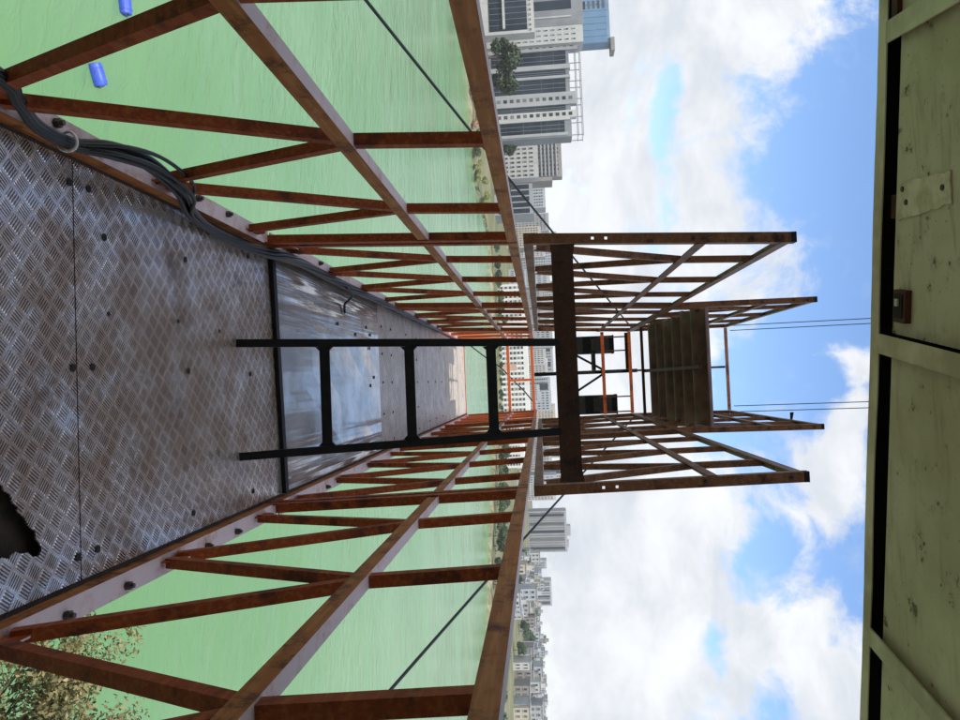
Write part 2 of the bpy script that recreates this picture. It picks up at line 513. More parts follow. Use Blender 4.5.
# land with a sloping bank down to the water
fine = []
for (a, b) in zip(SH[:-1], SH[1:]):
    nseg = max(1, min(12, int(math.dist(a, b) / 4)))
    for i in range(nseg):
        t = i / nseg
        fine.append((a[0] + (b[0] - a[0]) * t + random.uniform(-.5, .5), a[1] + (b[1] - a[1]) * t + random.uniform(-.8, .8)))
fine.append(SH[-1])
mb = MB()
n = len(fine)
rows = [(-0.6, WZ - 0.5), (2.2, WZ + 1.0), (3.5, GZ), ]
vs = []
for dy, z in rows:
    vs += [(x, y + dy, z + (random.uniform(-.25, .25) if z > WZ else 0)) for x, y in fine]
fs = [(r * n + i, r * n + i + 1, (r + 1) * n + i + 1, (r + 1) * n + i) for r in range(2) for i in range(n - 1)]
tag(mb.add(vs, fs).build('shore_bank', 'bank'), kind='structure')
mb = MB()
vs = [(x, y + 3.5, GZ - 0.02) for x, y in fine] + [(x * 1.2, 1000, GZ) for x, y in fine] + [(x * 1.3, 1400, GZ - 40) for x, y in fine]
tag(mb.add(vs, [(r * n + i, r * n + i + 1, (r + 1) * n + i + 1, (r + 1) * n + i) for r in range(2) for i in range(n - 1)]).build('ground', 'land'), 'land of the far shore reaching to the horizon', kind='structure')
# the near bank that carries the shade tower
tag(MB().add([(-1950, -400, GZ), (1950, -400, GZ), (1950, 3, GZ), (40, 14, GZ), (12, 17, GZ), (-12, 10, GZ), (-40, 4, GZ), (-1950, 0, GZ)],
             [(0, 1, 2, 3, 4, 5, 6, 7)]).build('near_ground', 'land'), kind='structure')

# ------------------------------------------------------------------ steel sections
L_T = 0.006


def xs(side, z):
    """inner face of the side trusses: they lean in a little towards the top"""
    zz = [-1.6, -0.5, 0.25, 1.13, 1.42, 3.0]
    if side < 0:
        return float(np.interp(z, zz, [-0.856, -0.815, -0.768, -0.722, -0.712, -0.708]))
    return float(np.interp(z, zz, [0.640, 0.617, 0.572, 0.558, 0.553, 0.561]))


def angle_prof(a, b, t=L_T):
    return [(0, 0), (a, 0), (a, t), (t, t), (t, b), (0, b)]


def chord(name, side, y0, y1, z, leg, flange, material, parent):
    """angle with its leg hanging on the inside and its flange on top, turned outward"""
    x = xs(side, z)
    out = Vector((side, 0, 0))
    prof = [(0, 0), (0, -leg), (0.007, -leg), (0.007, -0.007), (flange, -0.007), (flange, 0)]
    return MB().prism((x, y0, z), (x, y1, z), out, (0, 0, 1), prof).build(name, material, parent)


def lattice(name, side, ya, za, yb, zb, wdt, material, parent, lift=0.009):
    """angle between two nodes, one leg in the truss plane behind the chords, the other outward"""
    p = Vector((xs(side, za) + side * lift, ya, za))
    q = Vector((xs(side, zb) + side * lift, yb, zb))
    d_ = (q - p).normalized()
    out = Vector((side, 0, 0))
    u = d_.cross(out).normalized()
    if u.y < 0: u = -u
    v = out - d_ * out.dot(d_)
    v.normalize()
    p = p - u * (wdt / 2)
    q = q - u * (wdt / 2)
    return MB().prism(p, q, u, v, angle_prof(wdt, wdt)).build(name, material, parent)


def bolt(parent, p, axis, r=0.013, h=0.016):
    p, axis = Vector(p), Vector(axis)
    mb = MB()
    mb.tube([p, p + axis * h], r, 6)
    mb.tube([p + axis * h, p + axis * (h + 0.012)], r * 0.55, 8)
    return mb.build('bolt', 'bolt', parent)


def end_post(side, y, z0, z1, sgn, material, parent, holes=(), wdt=0.058):
    """upright angle at the end of a panel; real holes are left open in its facing leg"""
    x0, x1 = xs(side, z0), xs(side, z1)
    out = Vector((side, 0, 0))
    mb = MB()
    p, q = Vector((x0, y, z0)), Vector((x1, y, z1))

    def pt(z):
        return p + (q - p) * ((z - z0) / (z1 - z0))
    cuts = [z0] + sorted([h + s for h in holes for s in (-0.008, 0.008)]) + [z1]
    Yv = Vector((0, sgn, 0))
    for i, (a, b) in enumerate(zip(cuts[:-1], cuts[1:])):
        if i % 2 == 0:
            mb.bar(pt(a), pt(b), out, Yv, 0.0, wdt, 0, 0.007)
        else:
            mb.bar(pt(a), pt(b), out, Yv, 0.0, wdt * .36, 0, 0.007)
            mb.bar(pt(a), pt(b), out, Yv, wdt * .64, wdt, 0, 0.007)
    mb.bar(pt(z0), pt(z1), out, Yv, 0.0, 0.007, 0.0075, wdt)
    return mb.build('end_post', material, parent)


def side_truss(root, side, y0, y1, z0, mids, lows, material, holes=(), posts=True, first=False, top_of_post=0.0):
    tr = empty('side_truss', (xs(side, z0), y0, z0), root)
    zl, zm, zt = z0 + (0.075 if first else 0.035), z0 + 1.02, z0 + (1.52 if first else 1.478)
    cm = 'steel_chord' if material == 'steel' else material
    if first:
        lc = chord('lower_chord', side, y0, y1, zl, 0.062, 0.080, cm, tr)
    else:
        lc = chord('lower_chord', side, y0, y1, zl + 0.02, 0.055, 0.055, material, tr)
    chord('middle_chord', side, y0 + .01, y1 - .01, zm, 0.055, 0.048, cm, tr)
    chord('top_chord', side, y0, y1, zt, 0.056, 0.055, cm, tr)
    for y in mids:
        lattice('post', side, y, zm - 0.05, y, zt - 0.004, 0.042, material, tr)
    zlow = zl + (0.012 if first else 0.03)
    pairs = []
    for y in mids:
        for l in lows:
            if 0.3 < abs(l - y) < 0.6:
                pairs.append((l, y))
    for (l, y) in pairs:
        s_ = 1 if y > l else -1
        lattice('diagonal', side, l + s_ * 0.03, zlow, y - s_ * 0.025, zm - 0.02, 0.04, material, tr, 0.009 if s_ > 0 else 0.0165)
    if first and y0 < 8:
        for l in lows:
            x = xs(side, zl) + side * 0.0235
            mbg = MB()
            pr_ = [(l - .075, zl + .001), (l + .075, zl + .001), (l + .06, zl + .05), (l + .02, zl + .075), (l - .02, zl + .075), (l - .06, zl + .05)]
            vs_ = [(xx, y_, z_) for xx in (x, x + side * .006) for y_, z_ in pr_]
            mbg.add(vs_, [tuple(range(5, -1, -1)), tuple(range(6, 12))] + [(i, (i + 1) % 6, 6 + (i + 1) % 6, 6 + i) for i in range(6)])
            mbg.build('gusset_plate', material, tr)
    if posts:
        end_post(side, y0 + 0.002, z0 + 0.0, zt + top_of_post, 1, material, tr, holes)
        end_post(side, y1 - 0.002, z0 + 0.0, zt - 0.01, -1, material, tr)
    return tr


# ------------------------------------------------------------------ the walkway
DZ = -1.6
bridge = empty('steel_walkway', (-0.11, 7.0, DZ))
tag(bridge, 'narrow walkway of tread plate between red oxide lattice side trusses over the lake', 'walkway')
SECT = [(0.42, 4.075), (4.115, 7.755), (7.795, 11.435), (11.475, 15.2)]
for si, (y0, y1) in enumerate(SECT):
    for side in (-1, 1):
        if si == 0:
            mids, lows = [0.50, 1.45, 2.42, 3.40], [0.97, 1.94, 2.88, 3.83]
        else:
            mids = [y0 + 0.735 + 0.97 * i for i in range(3)]
            lows = [y0 + 0.25 + 0.97 * i for i in range(4)]
        mt = 'steel' if si < 3 else 'steel_sunlit'
        tr = side_truss(bridge, side, y0, y1, DZ - 0.02, mids, lows, mt, posts=True, first=True)
        if si < 2:
            bl = [2.22, 2.56, 3.20, 3.52] if si == 0 else [4.6, 5.05, 5.6, 6.4]
            for yb in bl:
                bolt(tr, (xs(side, DZ) + side * 0.048, yb, DZ + 0.0555), (0, 0, 1), 0.016, 0.02)
# deck plates
XL, XR = -0.836, 0.619


def plate(name_mat, y0, y1, zt, x0=XL, x1=XR, th=0.006, notch=None, bow=0.0):
    mb = MB()
    if notch is None:
        nx, ny = 8, 8
        top = [(x0 + (x1 - x0) * i / nx, y0 + (y1 - y0) * j / ny, zt + (random.uniform(-bow, bow) if 0 < i < nx and 0 < j < ny else 0)) for j in range(ny + 1) for i in range(nx + 1)]
        bot = [(x, y, zt - th) for x, y, z in top]
        T = len(top)
        mb.v = top + bot
        q = lambda i, j: j * (nx + 1) + i
        for j in range(ny):
            for i in range(nx):
                mb.f.append((q(i, j), q(i + 1, j), q(i + 1, j + 1), q(i, j + 1)))
        edge = [q(i, 0) for i in range(nx + 1)] + [q(nx, j) for j in range(1, ny + 1)] + [q(i, ny) for i in range(nx - 1, -1, -1)] + [q(0, j) for j in range(ny - 1, 0, -1)]
        for a, b in zip(edge, edge[1:] + edge[:1]):
            mb.f.append((a, a + T, b + T, b))
        mb.f.append((q(0, 0) + T, q(0, ny) + T, q(nx, ny) + T, q(nx, 0) + T))
    else:
        ring = [(x0, y0)] + notch + [(x1, y0), (x1, y1), (x0, y1)]
        nr = len(ring)
        mb.v = [(x, y, zt) for x, y in ring] + [(x, y, zt - th) for x, y in ring]
        mb.f = [tuple(range(nr)), tuple(range(2 * nr - 1, nr - 1, -1))] + [(i, i + nr, (i + 1) % nr + nr, (i + 1) % nr) for i in range(nr)]
    return mb.build('deck_plate', name_mat, bridge)


# the torn corner of the first plate
hole = [(0.20, 1.2), (0.215, 1.7), (0.20, 1.93), (0.245, 2.03), (0.262, 2.035), (0.275, 2.06), (0.30, 2.068), (0.318, 2.09), (0.335, 2.086), (0.352, 2.115), (0.385, 2.135), (0.41, 2.165),
        (0.432, 2.168), (0.45, 2.185), (0.473, 2.192), (0.489, 2.178), (0.484, 2.15), (0.466, 2.13), (0.463, 2.10), (0.45, 2.075), (0.466, 2.05), (0.455, 2.02), (0.47, 2.0), (0.48, 1.7), (0.48, 1.2)]
plates = []
plates.append(plate('tread', -1.15, 2.383, DZ, notch=[(x, y if y > 1.3 else -1.15) for x, y in hole]))
plates.append(plate('tread', 2.388, 4.275, DZ + 0.001))
plates.append(plate('sheet', 4.28, 7.10, DZ + 0.004, bow=0.004))
plates.append(plate('tread_far', 7.108, 9.62, DZ + 0.003))
plates.append(plate('tread_far', 9.63, 12.1, DZ + 0.002))
plates.append(plate('tread_sunlit', 12.11, 15.2, DZ + 0.003))
for (x, y) in [(-0.109, 2.362), (-0.114, 2.472), (-0.110, 3.181), (-0.754, 2.366), (-0.758, 2.472), (0.537, 2.368), (0.534, 2.477), (0.536, 3.192), (-0.315, 2.576), (-0.315, 3.514),
               (-0.103, 3.888), (0.540, 3.881), (-0.60, 2.56), (-0.62, 3.18), (-0.76, 3.9), (-0.33, 3.1)]:
    big = abs(x + .11) < .02 or abs(x) > .5
    MB().tube([(x, y, DZ + 0.0025), (x, y, DZ + 0.005)], 0.014 if big else 0.009, 10).build('bolt_head', 'hole', plates[0] if y < 2.383 else plates[1])
for y in (7.25, 7.7, 8.6, 9.3):
    for x in (-0.62, -0.34, -0.05, 0.27, 0.55):
        MB().tube([(x, y, DZ + 0.004), (x, y, DZ + 0.009)], 0.013, 8).build('bolt_head', 'hole', plates[3])
for y in (10.2, 10.9, 11.6):
    for x in (-0.6, -0.05, 0.5):
        MB().tube([(x, y, DZ + 0.004), (x, y, DZ + 0.009)], 0.014, 8).build('bolt_head', 'hole', plates[4])
for (x, y) in [(-0.52, 5.65), (-0.47, 6.2), (-0.42, 6.45), (-0.37, 6.7), (-0.56, 6.6), (-0.50, 6.75), (-0.1, 6.85), (-0.02, 6.7)]:
    MB().tube([(x, y, DZ + 0.006), (x, y, DZ + 0.012)], 0.016, 8).build('bolt_head', 'hole', plates[2])
# black edge strip across the deck where the tread plate ends
MB().add([(XL, 4.20, DZ + .005), (XR, 4.315, DZ + .005), (XR, 4.365, DZ + .005), (XL, 4.25, DZ + .005), (XL, 4.20, DZ + .03), (XR, 4.315, DZ + .03), (XR, 4.365, DZ + .03), (XL, 4.25, DZ + .03)],
         [(3, 2, 1, 0), (4, 5, 6, 7), (0, 1, 5, 4), (1, 2, 6, 5), (2, 3, 7, 6), (3, 0, 4, 7)]).build('deck_strip', 'black', bridge)
# dark board added under the plates so the torn corner looks shaded
box('under_board', XL - .026, XR + .026, -1.1, 15.18, DZ - 0.10, DZ - 0.045, 'under', bridge)
for y in (0.2, 2.385, 4.27, 5.7, 7.1, 9.62, 11.45, 13.4, 15.15):
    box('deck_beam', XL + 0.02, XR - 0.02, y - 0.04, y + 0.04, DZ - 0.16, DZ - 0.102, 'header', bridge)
# added fillers, coloured dark as shade, closing the slot between plates and chords
for side, xa in ((-1, XL), (1, XR)):
    for y0, y1 in SECT:
        xo = xs(side, DZ) + side * 0.05
        box('dark_filler', xo, xa - side * .04, y0 if y0 > 1 else -1.1, y1 + .0395, DZ - 0.035, DZ - 0.025, 'under', bridge)
# the closed far end
er = empty('end_rail', (-0.11, 15.24, DZ), bridge)
for z, h in ((-1.58, 0.07), (-0.64, 0.06), (-0.14, 0.06)):
    box('rail', xs(-1, z) + .002, xs(1, z) - .002, 15.205, 15.255, z - h, z, 'steel_sunlit', er)
box('rail_post', -0.06, -0.01, 15.21, 15.25, -0.64 + .001, -0.20 - .001, 'steel_sunlit', er)

# ------------------------------------------------------------------ the gantry standing on the walkway trusses
gantry = empty('cable_gantry', (-0.11, 7.8, -0.07))
tag(gantry, 'stepped brown steel gantry of open lattice panels rising above the walkway', 'gantry')
for (y0, y1), levels in ((SECT[1], (0,)), (SECT[2], (0, 1))):
    for lv in levels:
        z0 = -0.066 + 1.462 * lv
        for side in (-1, 1):
            mids = [y0 + 0.735 + 0.97 * i for i in range(3)]
            lows = [y0 + 0.25 + 0.97 * i for i in range(4)]
            tr = side_truss(gantry, side, y0 + .004, y1 - .004, z0 + 0.0, mids, lows, 'steel_up', holes=(z0 + .39, z0 + .465) if y0 < 5 else (), top_of_post=0.0)
            if y0 < 5 or lv == 1:
                for zb in (0.95, 1.27, 1.41):
                    bolt(tr, (xs(side, z0 + zb) + side * 0.03, y0 + 0.005, z0 + zb), (0, -1, 0), 0.012, 0.010)
                # dark cap on top of the post
                zt = z0 + 1.478
                x = xs(side, zt)
                box('post_cap', x, x + side * 0.058, y0 + .004, y0 + 0.06, zt + .001, zt + 0.03, 'black', tr)
# header across the first frame, with gusset ends
hb = empty('header_beam', (-0.1, 4.15, 0.1), gantry)
xl, xr = xs(-1, .15) + .003, xs(1, .15) - .003
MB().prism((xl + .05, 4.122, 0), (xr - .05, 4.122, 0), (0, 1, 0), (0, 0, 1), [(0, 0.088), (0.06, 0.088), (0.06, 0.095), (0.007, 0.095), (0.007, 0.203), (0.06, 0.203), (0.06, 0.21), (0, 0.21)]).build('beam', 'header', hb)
for s_, xe in ((-1, xl), (1, xr)):
    MB().add([(xe, 4.119, 0.082), (xe - s_ * .10, 4.119, 0.095), (xe - s_ * .10, 4.119, 0.205), (xe, 4.119, 0.222),
              (xe, 4.1215, 0.082), (xe - s_ * .10, 4.1215, 0.095), (xe - s_ * .10, 4.1215, 0.205), (xe, 4.1215, 0.222)],
             [(0, 1, 2, 3), (7, 6, 5, 4), (0, 4, 5, 1), (1, 5, 6, 2), (2, 6, 7, 3), (3, 7, 4, 0)]).build('gusset', 'header', hb)
for (y, z, mt) in ((11.40, 1.0, 'steel'), (11.40, 1.415, 'steel'), (11.40, 2.88, 'steel_up')):
    MB().prism((xs(-1, z) + .004, y, z), (xs(1, z) - .004, y, z), (0, 1, 0), (0, 0, 1), [(0, 0), (0, -.05), (.006, -.05), (.006, -.006), (.045, -.006), (.045, 0)]).build('cross_bar', mt, gantry)
# centre pole, braces and bars of the rear frame
xc = -0.105
MB().bar((xc, 11.46, -0.1), (xc, 11.46, 1.5), (1, 0, 0), (0, 1, 0), -.028, .028, 0, .05).build('centre_pole', 'black', gantry)
MB().bar((xc, 11.46, 1.501), (xc, 11.46, 2.84), (1, 0, 0), (0, 1, 0), -.016, .016, 0, .03).build('upper_pole', 'header', gantry)
for s_, xe in ((-1, -0.42), (1, 0.22)):
    MB().bar((xc + s_ * .03, 11.47, 0.98), (xe, 11.47, 0.50), (0.7, 0, 0.7 * -s_ * -1), (0, 1, 0), -.018, .018, 0, .03).build('brace', 'black', gantry)
box('short_bar', -0.42, xc - .029, 11.465, 11.505, 0.80, 0.865, 'black', gantry)
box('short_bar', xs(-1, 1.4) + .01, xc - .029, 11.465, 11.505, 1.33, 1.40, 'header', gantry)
# corrugated sheet laid across the second frame
mb = MB()
ny = 72
W0, W1 = (7.98, 1.79), (10.85, 1.60)
vs = []
for th in (0.0, 0.004):
    for j in range(ny + 1):
        t = j / ny
        y = W0[0] + (W1[0] - W0[0]) * t
        z = W0[1] + (W1[1] - W0[1]) * t + 0.065 * math.sin(t * 2 * math.pi * 6.5) + th
        xa, xb = -0.745 + 0.03 * math.sin(j * .5), 0.575 + 0.02 * math.sin(j * .7)
        for i in range(5):
            vs.append((xa + (xb - xa) * i / 4, y, z))
T = (ny + 1) * 5
fs = []
for j in range(ny):
    for i in range(4):
        a = j * 5 + i
        fs.append((a, a + 5, a + 6, a + 1))
        fs.append((T + a, T + a + 1, T + a + 6, T + a + 5))
    fs.append((j * 5, T + j * 5, T + j * 5 + 5, j * 5 + 5))
    fs.append((j * 5 + 4, j * 5 + 9, T + j * 5 + 9, T + j * 5 + 4))
fs.append((0, 1, 2, 3, 4, T + 4, T + 3, T + 2, T + 1, T))
mb.add(vs, fs).build('corrugated_sheet', 'corrugated', gantry, smooth=True)
MB().bar((xc + .02, 7.95, 1.735), (xc + .02, 10.9, 1.545), (1, 0, 0), (0, 0, 1), -.02, .02, -.045, 0.0).build('purlin', 'header', gantry)
for y, z in ((10.75, 1.555),):
    box('sheet_bearer', xs(-1, 1.6) - .02, xs(1, 1.6) + .02, y - .02, y + .02, z - .085, z - .047, 'header', gantry)

# small dark bracket standing on the top chord of the right rear panel
yb = 8.75
xb_, zb_ = xs(1, 2.87) + .02, 2.875
MB().add([(xb_ - .006, yb, zb_), (xb_ - .006, yb + .05, zb_), (xb_ - .006, yb + .01, zb_ + .03), (xb_ + .006, yb, zb_), (xb_ + .006, yb + .05, zb_), (xb_ + .006, yb + .01, zb_ + .03),
          (xb_ - .10, yb + .006, zb_ + .045), (xb_ - .10, yb - .006, zb_ + .045), (xb_ - .10, yb, zb_ + .002)],
         [(0, 1, 2), (5, 4, 3), (0, 3, 4, 1), (1, 4, 5, 2), (2, 5, 3, 0), (0, 2, 6), (2, 7, 6), (0, 7, 2), (0, 8, 7), (0, 6, 8), (6, 7, 8)]).build('rope_bracket', 'black', gantry)

# two black boxes hung behind the rear frame
for s_, x0, x1, zt, lb in ((-1, -0.675, -0.40, 1.15, 'black metal box hanging left of the centre pole behind the rear frame'),
                           (1, 0.262, 0.556, 1.165, 'black metal box hanging right of the centre pole behind the rear frame')):
    r = empty('hanging_box', ((x0 + x1) / 2, 11.7, 0.35))
    tag(r, lb, 'box', 'black boxes in the gantry')
    box('casing', x0, x1, 11.55, 11.85, 0.36, zt, 'black', r)
    box('lid', x0 - .008, x1 + .008, 11.542, 11.858, zt + .001, zt + .018, 'black', r)
    for xx in (x0 + .03, x1 - .03):
        box('hanger', xx - .01, xx + .01, 11.50, 11.541, zt - .3, 1.40, 'header', r)

# ------------------------------------------------------------------ the ladder
lad = empty('steel_ladder', (0.03, 3.7, DZ))
tag(lad, 'black steel ladder standing on the tread plate and leaning on the header beam', 'ladder')


def lpt(xa, xb, z):
    t = (z + 1.592) / 1.70
    return Vector((xa + (xb - xa) * t, 3.70 + 0.40 * t, z))


for xa, xb in ((-0.263, -0.214), (0.334, 0.285)):
    MB().bar(lpt(xa, xb, -1.592), lpt(xa, xb, 0.10), (1, 0, 0), (0, 1, -.2), -.021, .021, -.012, .012).build('rail', 'black', lad)
for z in (-1.15, -0.71, -0.27):
    a, b = lpt(-0.263, -0.214, z), lpt(0.334, 0.285, z)
    r_ = MB().bar(a + Vector((.0215, 0, 0)), b - Vector((.0215, 0, 0)), (0, .2, 1), (0, 1, -.2), -.026, .026, -.011, .011).build('rung', 'black', lad)
    for e, s_ in ((a, 1), (b, -1)):
        for q in (-1, 1):
            c0 = e + Vector((s_ * .0215, 0, q * .0265))
            MB().add([c0 + Vector((0, -.01, 0)), c0 + Vector((s_ * .02, -.01, 0)), c0 + Vector((0, -.01, q * .02)), c0 + Vector((0, .01, 0)), c0 + Vector((s_ * .02, .01, 0)), c0 + Vector((0, .01, q * .02))],
                     [(0, 1, 2), (5, 4, 3), (0, 3, 4, 1), (1, 4, 5, 2), (2, 5, 3, 0)]).build('weld_gusset', 'black', r_)

# ------------------------------------------------------------------ cables
path = [(0.6, -1.50), (1.3, -1.47), (1.80, -1.44), (1.95, -1.49), (2.12, -1.555), (2.28, -1.55), (2.40, -1.49), (2.60, -1.455), (2.88, -1.48), (3.10, -1.55), (3.35, -1.585), (3.7, -1.575), (4.04, -1.55), (4.3, -1.53),
        (4.7, -1.555), (5.2, -1.56), (5.8, -1.545), (6.4, -1.55), (7.2, -1.545), (8.4, -1.55), (9.6, -1.54), (11.3, -1.55)]
XO = [-.90, -.90, -.895, -.885, -.872, -.868, -.88, -.885, -.86, -.835, -.815, -.80, -.81, -.83, -.85, -.845, -.84, -.845, -.85, -.85, -.85, -.85]


def smooth_path(pts, k_=5):
    pts = [Vector(p) for p in pts]
    out = []
    for i in range(len(pts) - 1):
        p0, p1, p2, p3 = pts[max(i - 1, 0)], pts[i], pts[i + 1], pts[min(i + 2, len(pts) - 1)]
        for j in range(k_):
            t = j / k_
            out.append(0.5 * ((2 * p1) + (p2 - p0) * t + (2 * p0 - 5 * p1 + 4 * p2 - p3) * t * t + (3 * p1 - p0 - 3 * p2 + p3) * t ** 3))
    out.append(pts[-1])
    return out


bundle = empty('cable_bundle', (-0.88, 2.2, -1.55))
tag(bundle, 'bundle of black cables lying along the left lower chord', 'cables')
for ci in range(8):
    ph = ci * 0.8
    pts = []
    for (y, z), x in zip(path, XO):
        spread = 0.024 if 2.3 < y < 3.2 else 0.024 if y > 3.9 else 0.014
        an = ph + y * 1.7
        lift = 0.0
        if ci in (2, 5) and 2.3 < y < 3.0:
            lift = 0.05
        pts.append((x + spread * math.cos(an) + 0.012, y, z + spread * 0.8 * math.sin(an) + lift + 0.02))
    MB().tube(smooth_path(pts), 0.0078 if ci % 3 else 0.0105, 8).build('cable', 'rubber', bundle, smooth=True)
MB().tube(smooth_path([(-.80, 5.6, -1.50), (-.76, 5.75, -1.49), (-.72, 5.8, -1.54), (-.69, 5.82, -1.578), (-.62, 5.84, -1.584)]), 0.010, 8).build('loose_end', 'rubber', bundle, smooth=True)
for yt in (2.26,):
    c0 = Vector((-0.868 + .012, yt, -1.53))
    ring = [c0 + Vector((math.cos(a) * .033, 0.004 * math.sin(a * 2), math.sin(a) * .033)) for a in np.linspace(0, 2 * math.pi, 17)]
    MB().tube(ring, 0.005, 6).build('cable_tie', 'tie', bundle, smooth=True)

# stay cables from the gantry out to the shade tower
for side, a, b, lb in ((-1, (-2.457, 4.5, -.936), (-0.76, 11.43, 1.45), 'taut black stay cable running out to the left of the gantry'),
                       (1, (1.90, 4.5, -.973), (0.60, 11.43, 1.43), 'taut black stay cable running out to the right of the gantry')):
    a, b = Vector(a), Vector(b)
    a0 = a + (a - b) * ((a.y + 1.5) / (b.y - a.y))
    pts = [a0 + (b - a0) * (i / 16) - Vector((0, 0, 0.06 * math.sin(math.pi * i / 16))) for i in range(17)]
    o = MB().tube(pts, 0.0115, 8).build('stay_cable', 'wire', smooth=True)
    tag(o, lb, 'cable', 'stay cables')
# hoisting ropes from the rear frame up to the top of the tower
for x0, x1, z0, lb in ((-.66, -.05, 2.93, 'inner thin rope of the left pair rising from the gantry'), (-.735, -.06, 2.93, 'outer thin rope of the left pair rising from the gantry'),
                       (.50, .05, 2.93, 'inner thin rope of the right pair rising from the gantry'), (.59, .06, 2.93, 'outer thin rope of the right pair rising from the gantry')):
    e0 = Vector((x0, 11.42, z0))
    e1 = Vector((x0 * .0 + x1, -1.3, 22.0))
    pts = [e0 + (e1 - e0) * (i / 12) for i in range(13)]
    tag(MB().tube(pts, 0.006, 6).build('hoist_rope', 'wire', smooth=True), lb, 'rope', 'hoist ropes')
# slack rope across the closed far end
pts = [(-0.80, 15.30, -1.45), (-0.55, 15.30, -1.15), (-0.3, 15.3, -0.82), (0.0, 15.3, -0.55), (0.2, 15.3, -0.36), (0.45, 15.29, -0.17)]
tag(MB().tube(smooth_path(pts), 0.014, 6).build('slack_rope', 'wire', smooth=True), 'slack dark rope slung across the closed far end of the walkway', 'rope')

# ------------------------------------------------------------------ unseen tower behind the camera, shaped to shade the walkway, and its canopy
tower = empty('shade_tower', (0, -5, GZ))
tag(tower, 'unseen concrete tower behind the canopy, shaped tall to shade the walkway', 'building')
TOPZ = 23.0  # height set so the tower's shadow covers the near walkway
box('wall', -4.6, 4.6, -9.0, -1.25, GZ, TOPZ, 'concrete', tower)
for z in (-12, -5, 4, 11, 18):
    box('floor_band', -4.7, 4.7, -9.1, -1.15, z, z + 0.35, 'concrete', tower)
box('door', -0.6, 0.4, -1.249, -1.19, DZ + .01, DZ + 2.1, 'header', tower)

ang = math.radians(10.5)
ex, ey = Vector((math.cos(ang), math.sin(ang), 0)), Vector((math.sin(ang), -math.cos(ang), 0))   # along the edge, back towards the tower
E0 = Vector((0, 2.075, 0))
CZ = 0.90
canopy = empty('entrance_canopy', (0, 0.6, CZ))
tag(canopy, 'old green painted sheet canopy with ribs and a cream edge overhead', 'canopy')


def cbox(name, a0, a1, b0, b1, z0, z1, material, parent=canopy):
    vs = [E0 + ex * a + ey * b + Vector((0, 0, z)) for z in (z0, z1) for b in (b0, b1) for a in (a0, a1)]
    return MB().add(vs, [(0, 2, 3, 1), (4, 5, 7, 6), (0, 1, 5, 4), (2, 6, 7, 3), (0, 4, 6, 2), (1, 3, 7, 5)]).build(name, material, parent)


A0, A1 = -1.75, 1.9
# edge strip: slightly wavy bent sheet
mb = MB()
na = 60
vs = []
for i in range(na + 1):
    a = A0 + (A1 - A0) * i / na
    wv = 0.002 * math.sin(i * .5) + random.uniform(-.0008, .0008)
    wd = 0.048 + 0.002 * math.sin(i * .7) - 0.006 * (i / na)
    p = E0 + ex * a + ey * wv
    for (b, z) in ((0, CZ), (wd, CZ + .0005), (wd, CZ + .004), (0.004, CZ + .004), (0.004, CZ + .16), (0, CZ + .16)):
        vs.append(p + ey * b + Vector((0, 0, z)))
fs = []
for i in range(na):
    for j in range(6):
        fs.append((i * 6 + j, (i + 1) * 6 + j, (i + 1) * 6 + (j + 1) % 6, i * 6 + (j + 1) % 6))
fs += [(0, 1, 2, 3, 4, 5), tuple(na * 6 + j for j in (5, 4, 3, 2, 1, 0))]
mb.add(vs, fs).build('edge_strip', 'fascia', canopy)
cbox('gutter_back', A0, A1, 0.011, 0.14, CZ + 0.161, CZ + 0.175, 'under')  # gutter parts coloured dark to deepen the shade of the gap
SOF = 0.085
for a0, a1 in ((A0, -0.105), (-0.045, A1)):
    pn = cbox('soffit_panel', a0, a1, SOF, 3.1, CZ + 0.018, CZ + 0.028, 'ceil')
cbox('gutter_wall', A0, A1, SOF + .001, SOF + .009, CZ + 0.029, CZ + 0.160, 'under')
cbox('gutter_shade', A0, A1, 0.0075, 0.0095, CZ + 0.005, CZ + 0.160, 'hole')  # dark sheet added to paint shade behind the edge strip
cbox('roof_sheet', A0 - .05, A1 + .05, -0.03, 3.15, CZ + 0.18, CZ + 0.20, 'ceil_rib')
for a, mt in ((-0.86, 'ceil_rib'), (-0.075, 'fascia'), (0.765, 'ceil_rib')):
    rb = empty('rib', tuple(E0 + ex * a + ey * 1.0 + Vector((0, 0, CZ - .03))), canopy)
    cbox('flange', a - .026, a + .026, 0.050, 3.05, CZ - 0.004, CZ + 0.002, mt, rb)
    cbox('web', a - .004, a + .004, 0.052, 3.05, CZ + 0.0025, CZ + 0.0175, mt, rb)
# peeled patch with bolts, rusted opening with its bracket
mb = MB()
ring = []
for (p0, p1, nn) in (((-0.484, .104), (-0.492, .330), 9), ((-0.492, .330), (-0.424, .338), 5), ((-0.424, .338), (-0.396, .104), 9), ((-0.396, .104), (-0.484, .104), 5)):
    for i in range(nn):
        t = i / nn
        ring.append((p0[0] + (p1[0] - p0[0]) * t + random.uniform(-.004, .004), p0[1] + (p1[1] - p0[1]) * t + random.uniform(-.003, .003)))
nr = len(ring)
vs = [E0 + ex * a + ey * b + Vector((0, 0, CZ + .0172 - .004 * (1 - z))) for z in (0, 1) for a, b in ring]
pt_ = mb.add(vs, [tuple(range(nr - 1, -1, -1)), tuple(range(nr, 2 * nr))] + [(i, (i + 1) % nr, nr + (i + 1) % nr, nr + i) for i in range(nr)]).build('patch_plate', 'patch', canopy)
for a, b in ((-0.470, .125), (-0.437, .145), (-0.46, .305)):
    p = E0 + ex * a + ey * b + Vector((0, 0, CZ + .0130))
    MB().tube([p, p - Vector((0, 0, .0025))], 0.007, 8).build('bolt', 'bolt', pt_)
hl = cbox('rust_socket', -0.222, -0.140, 0.118, 0.178, CZ + 0.002, CZ + 0.0178, 'rust')
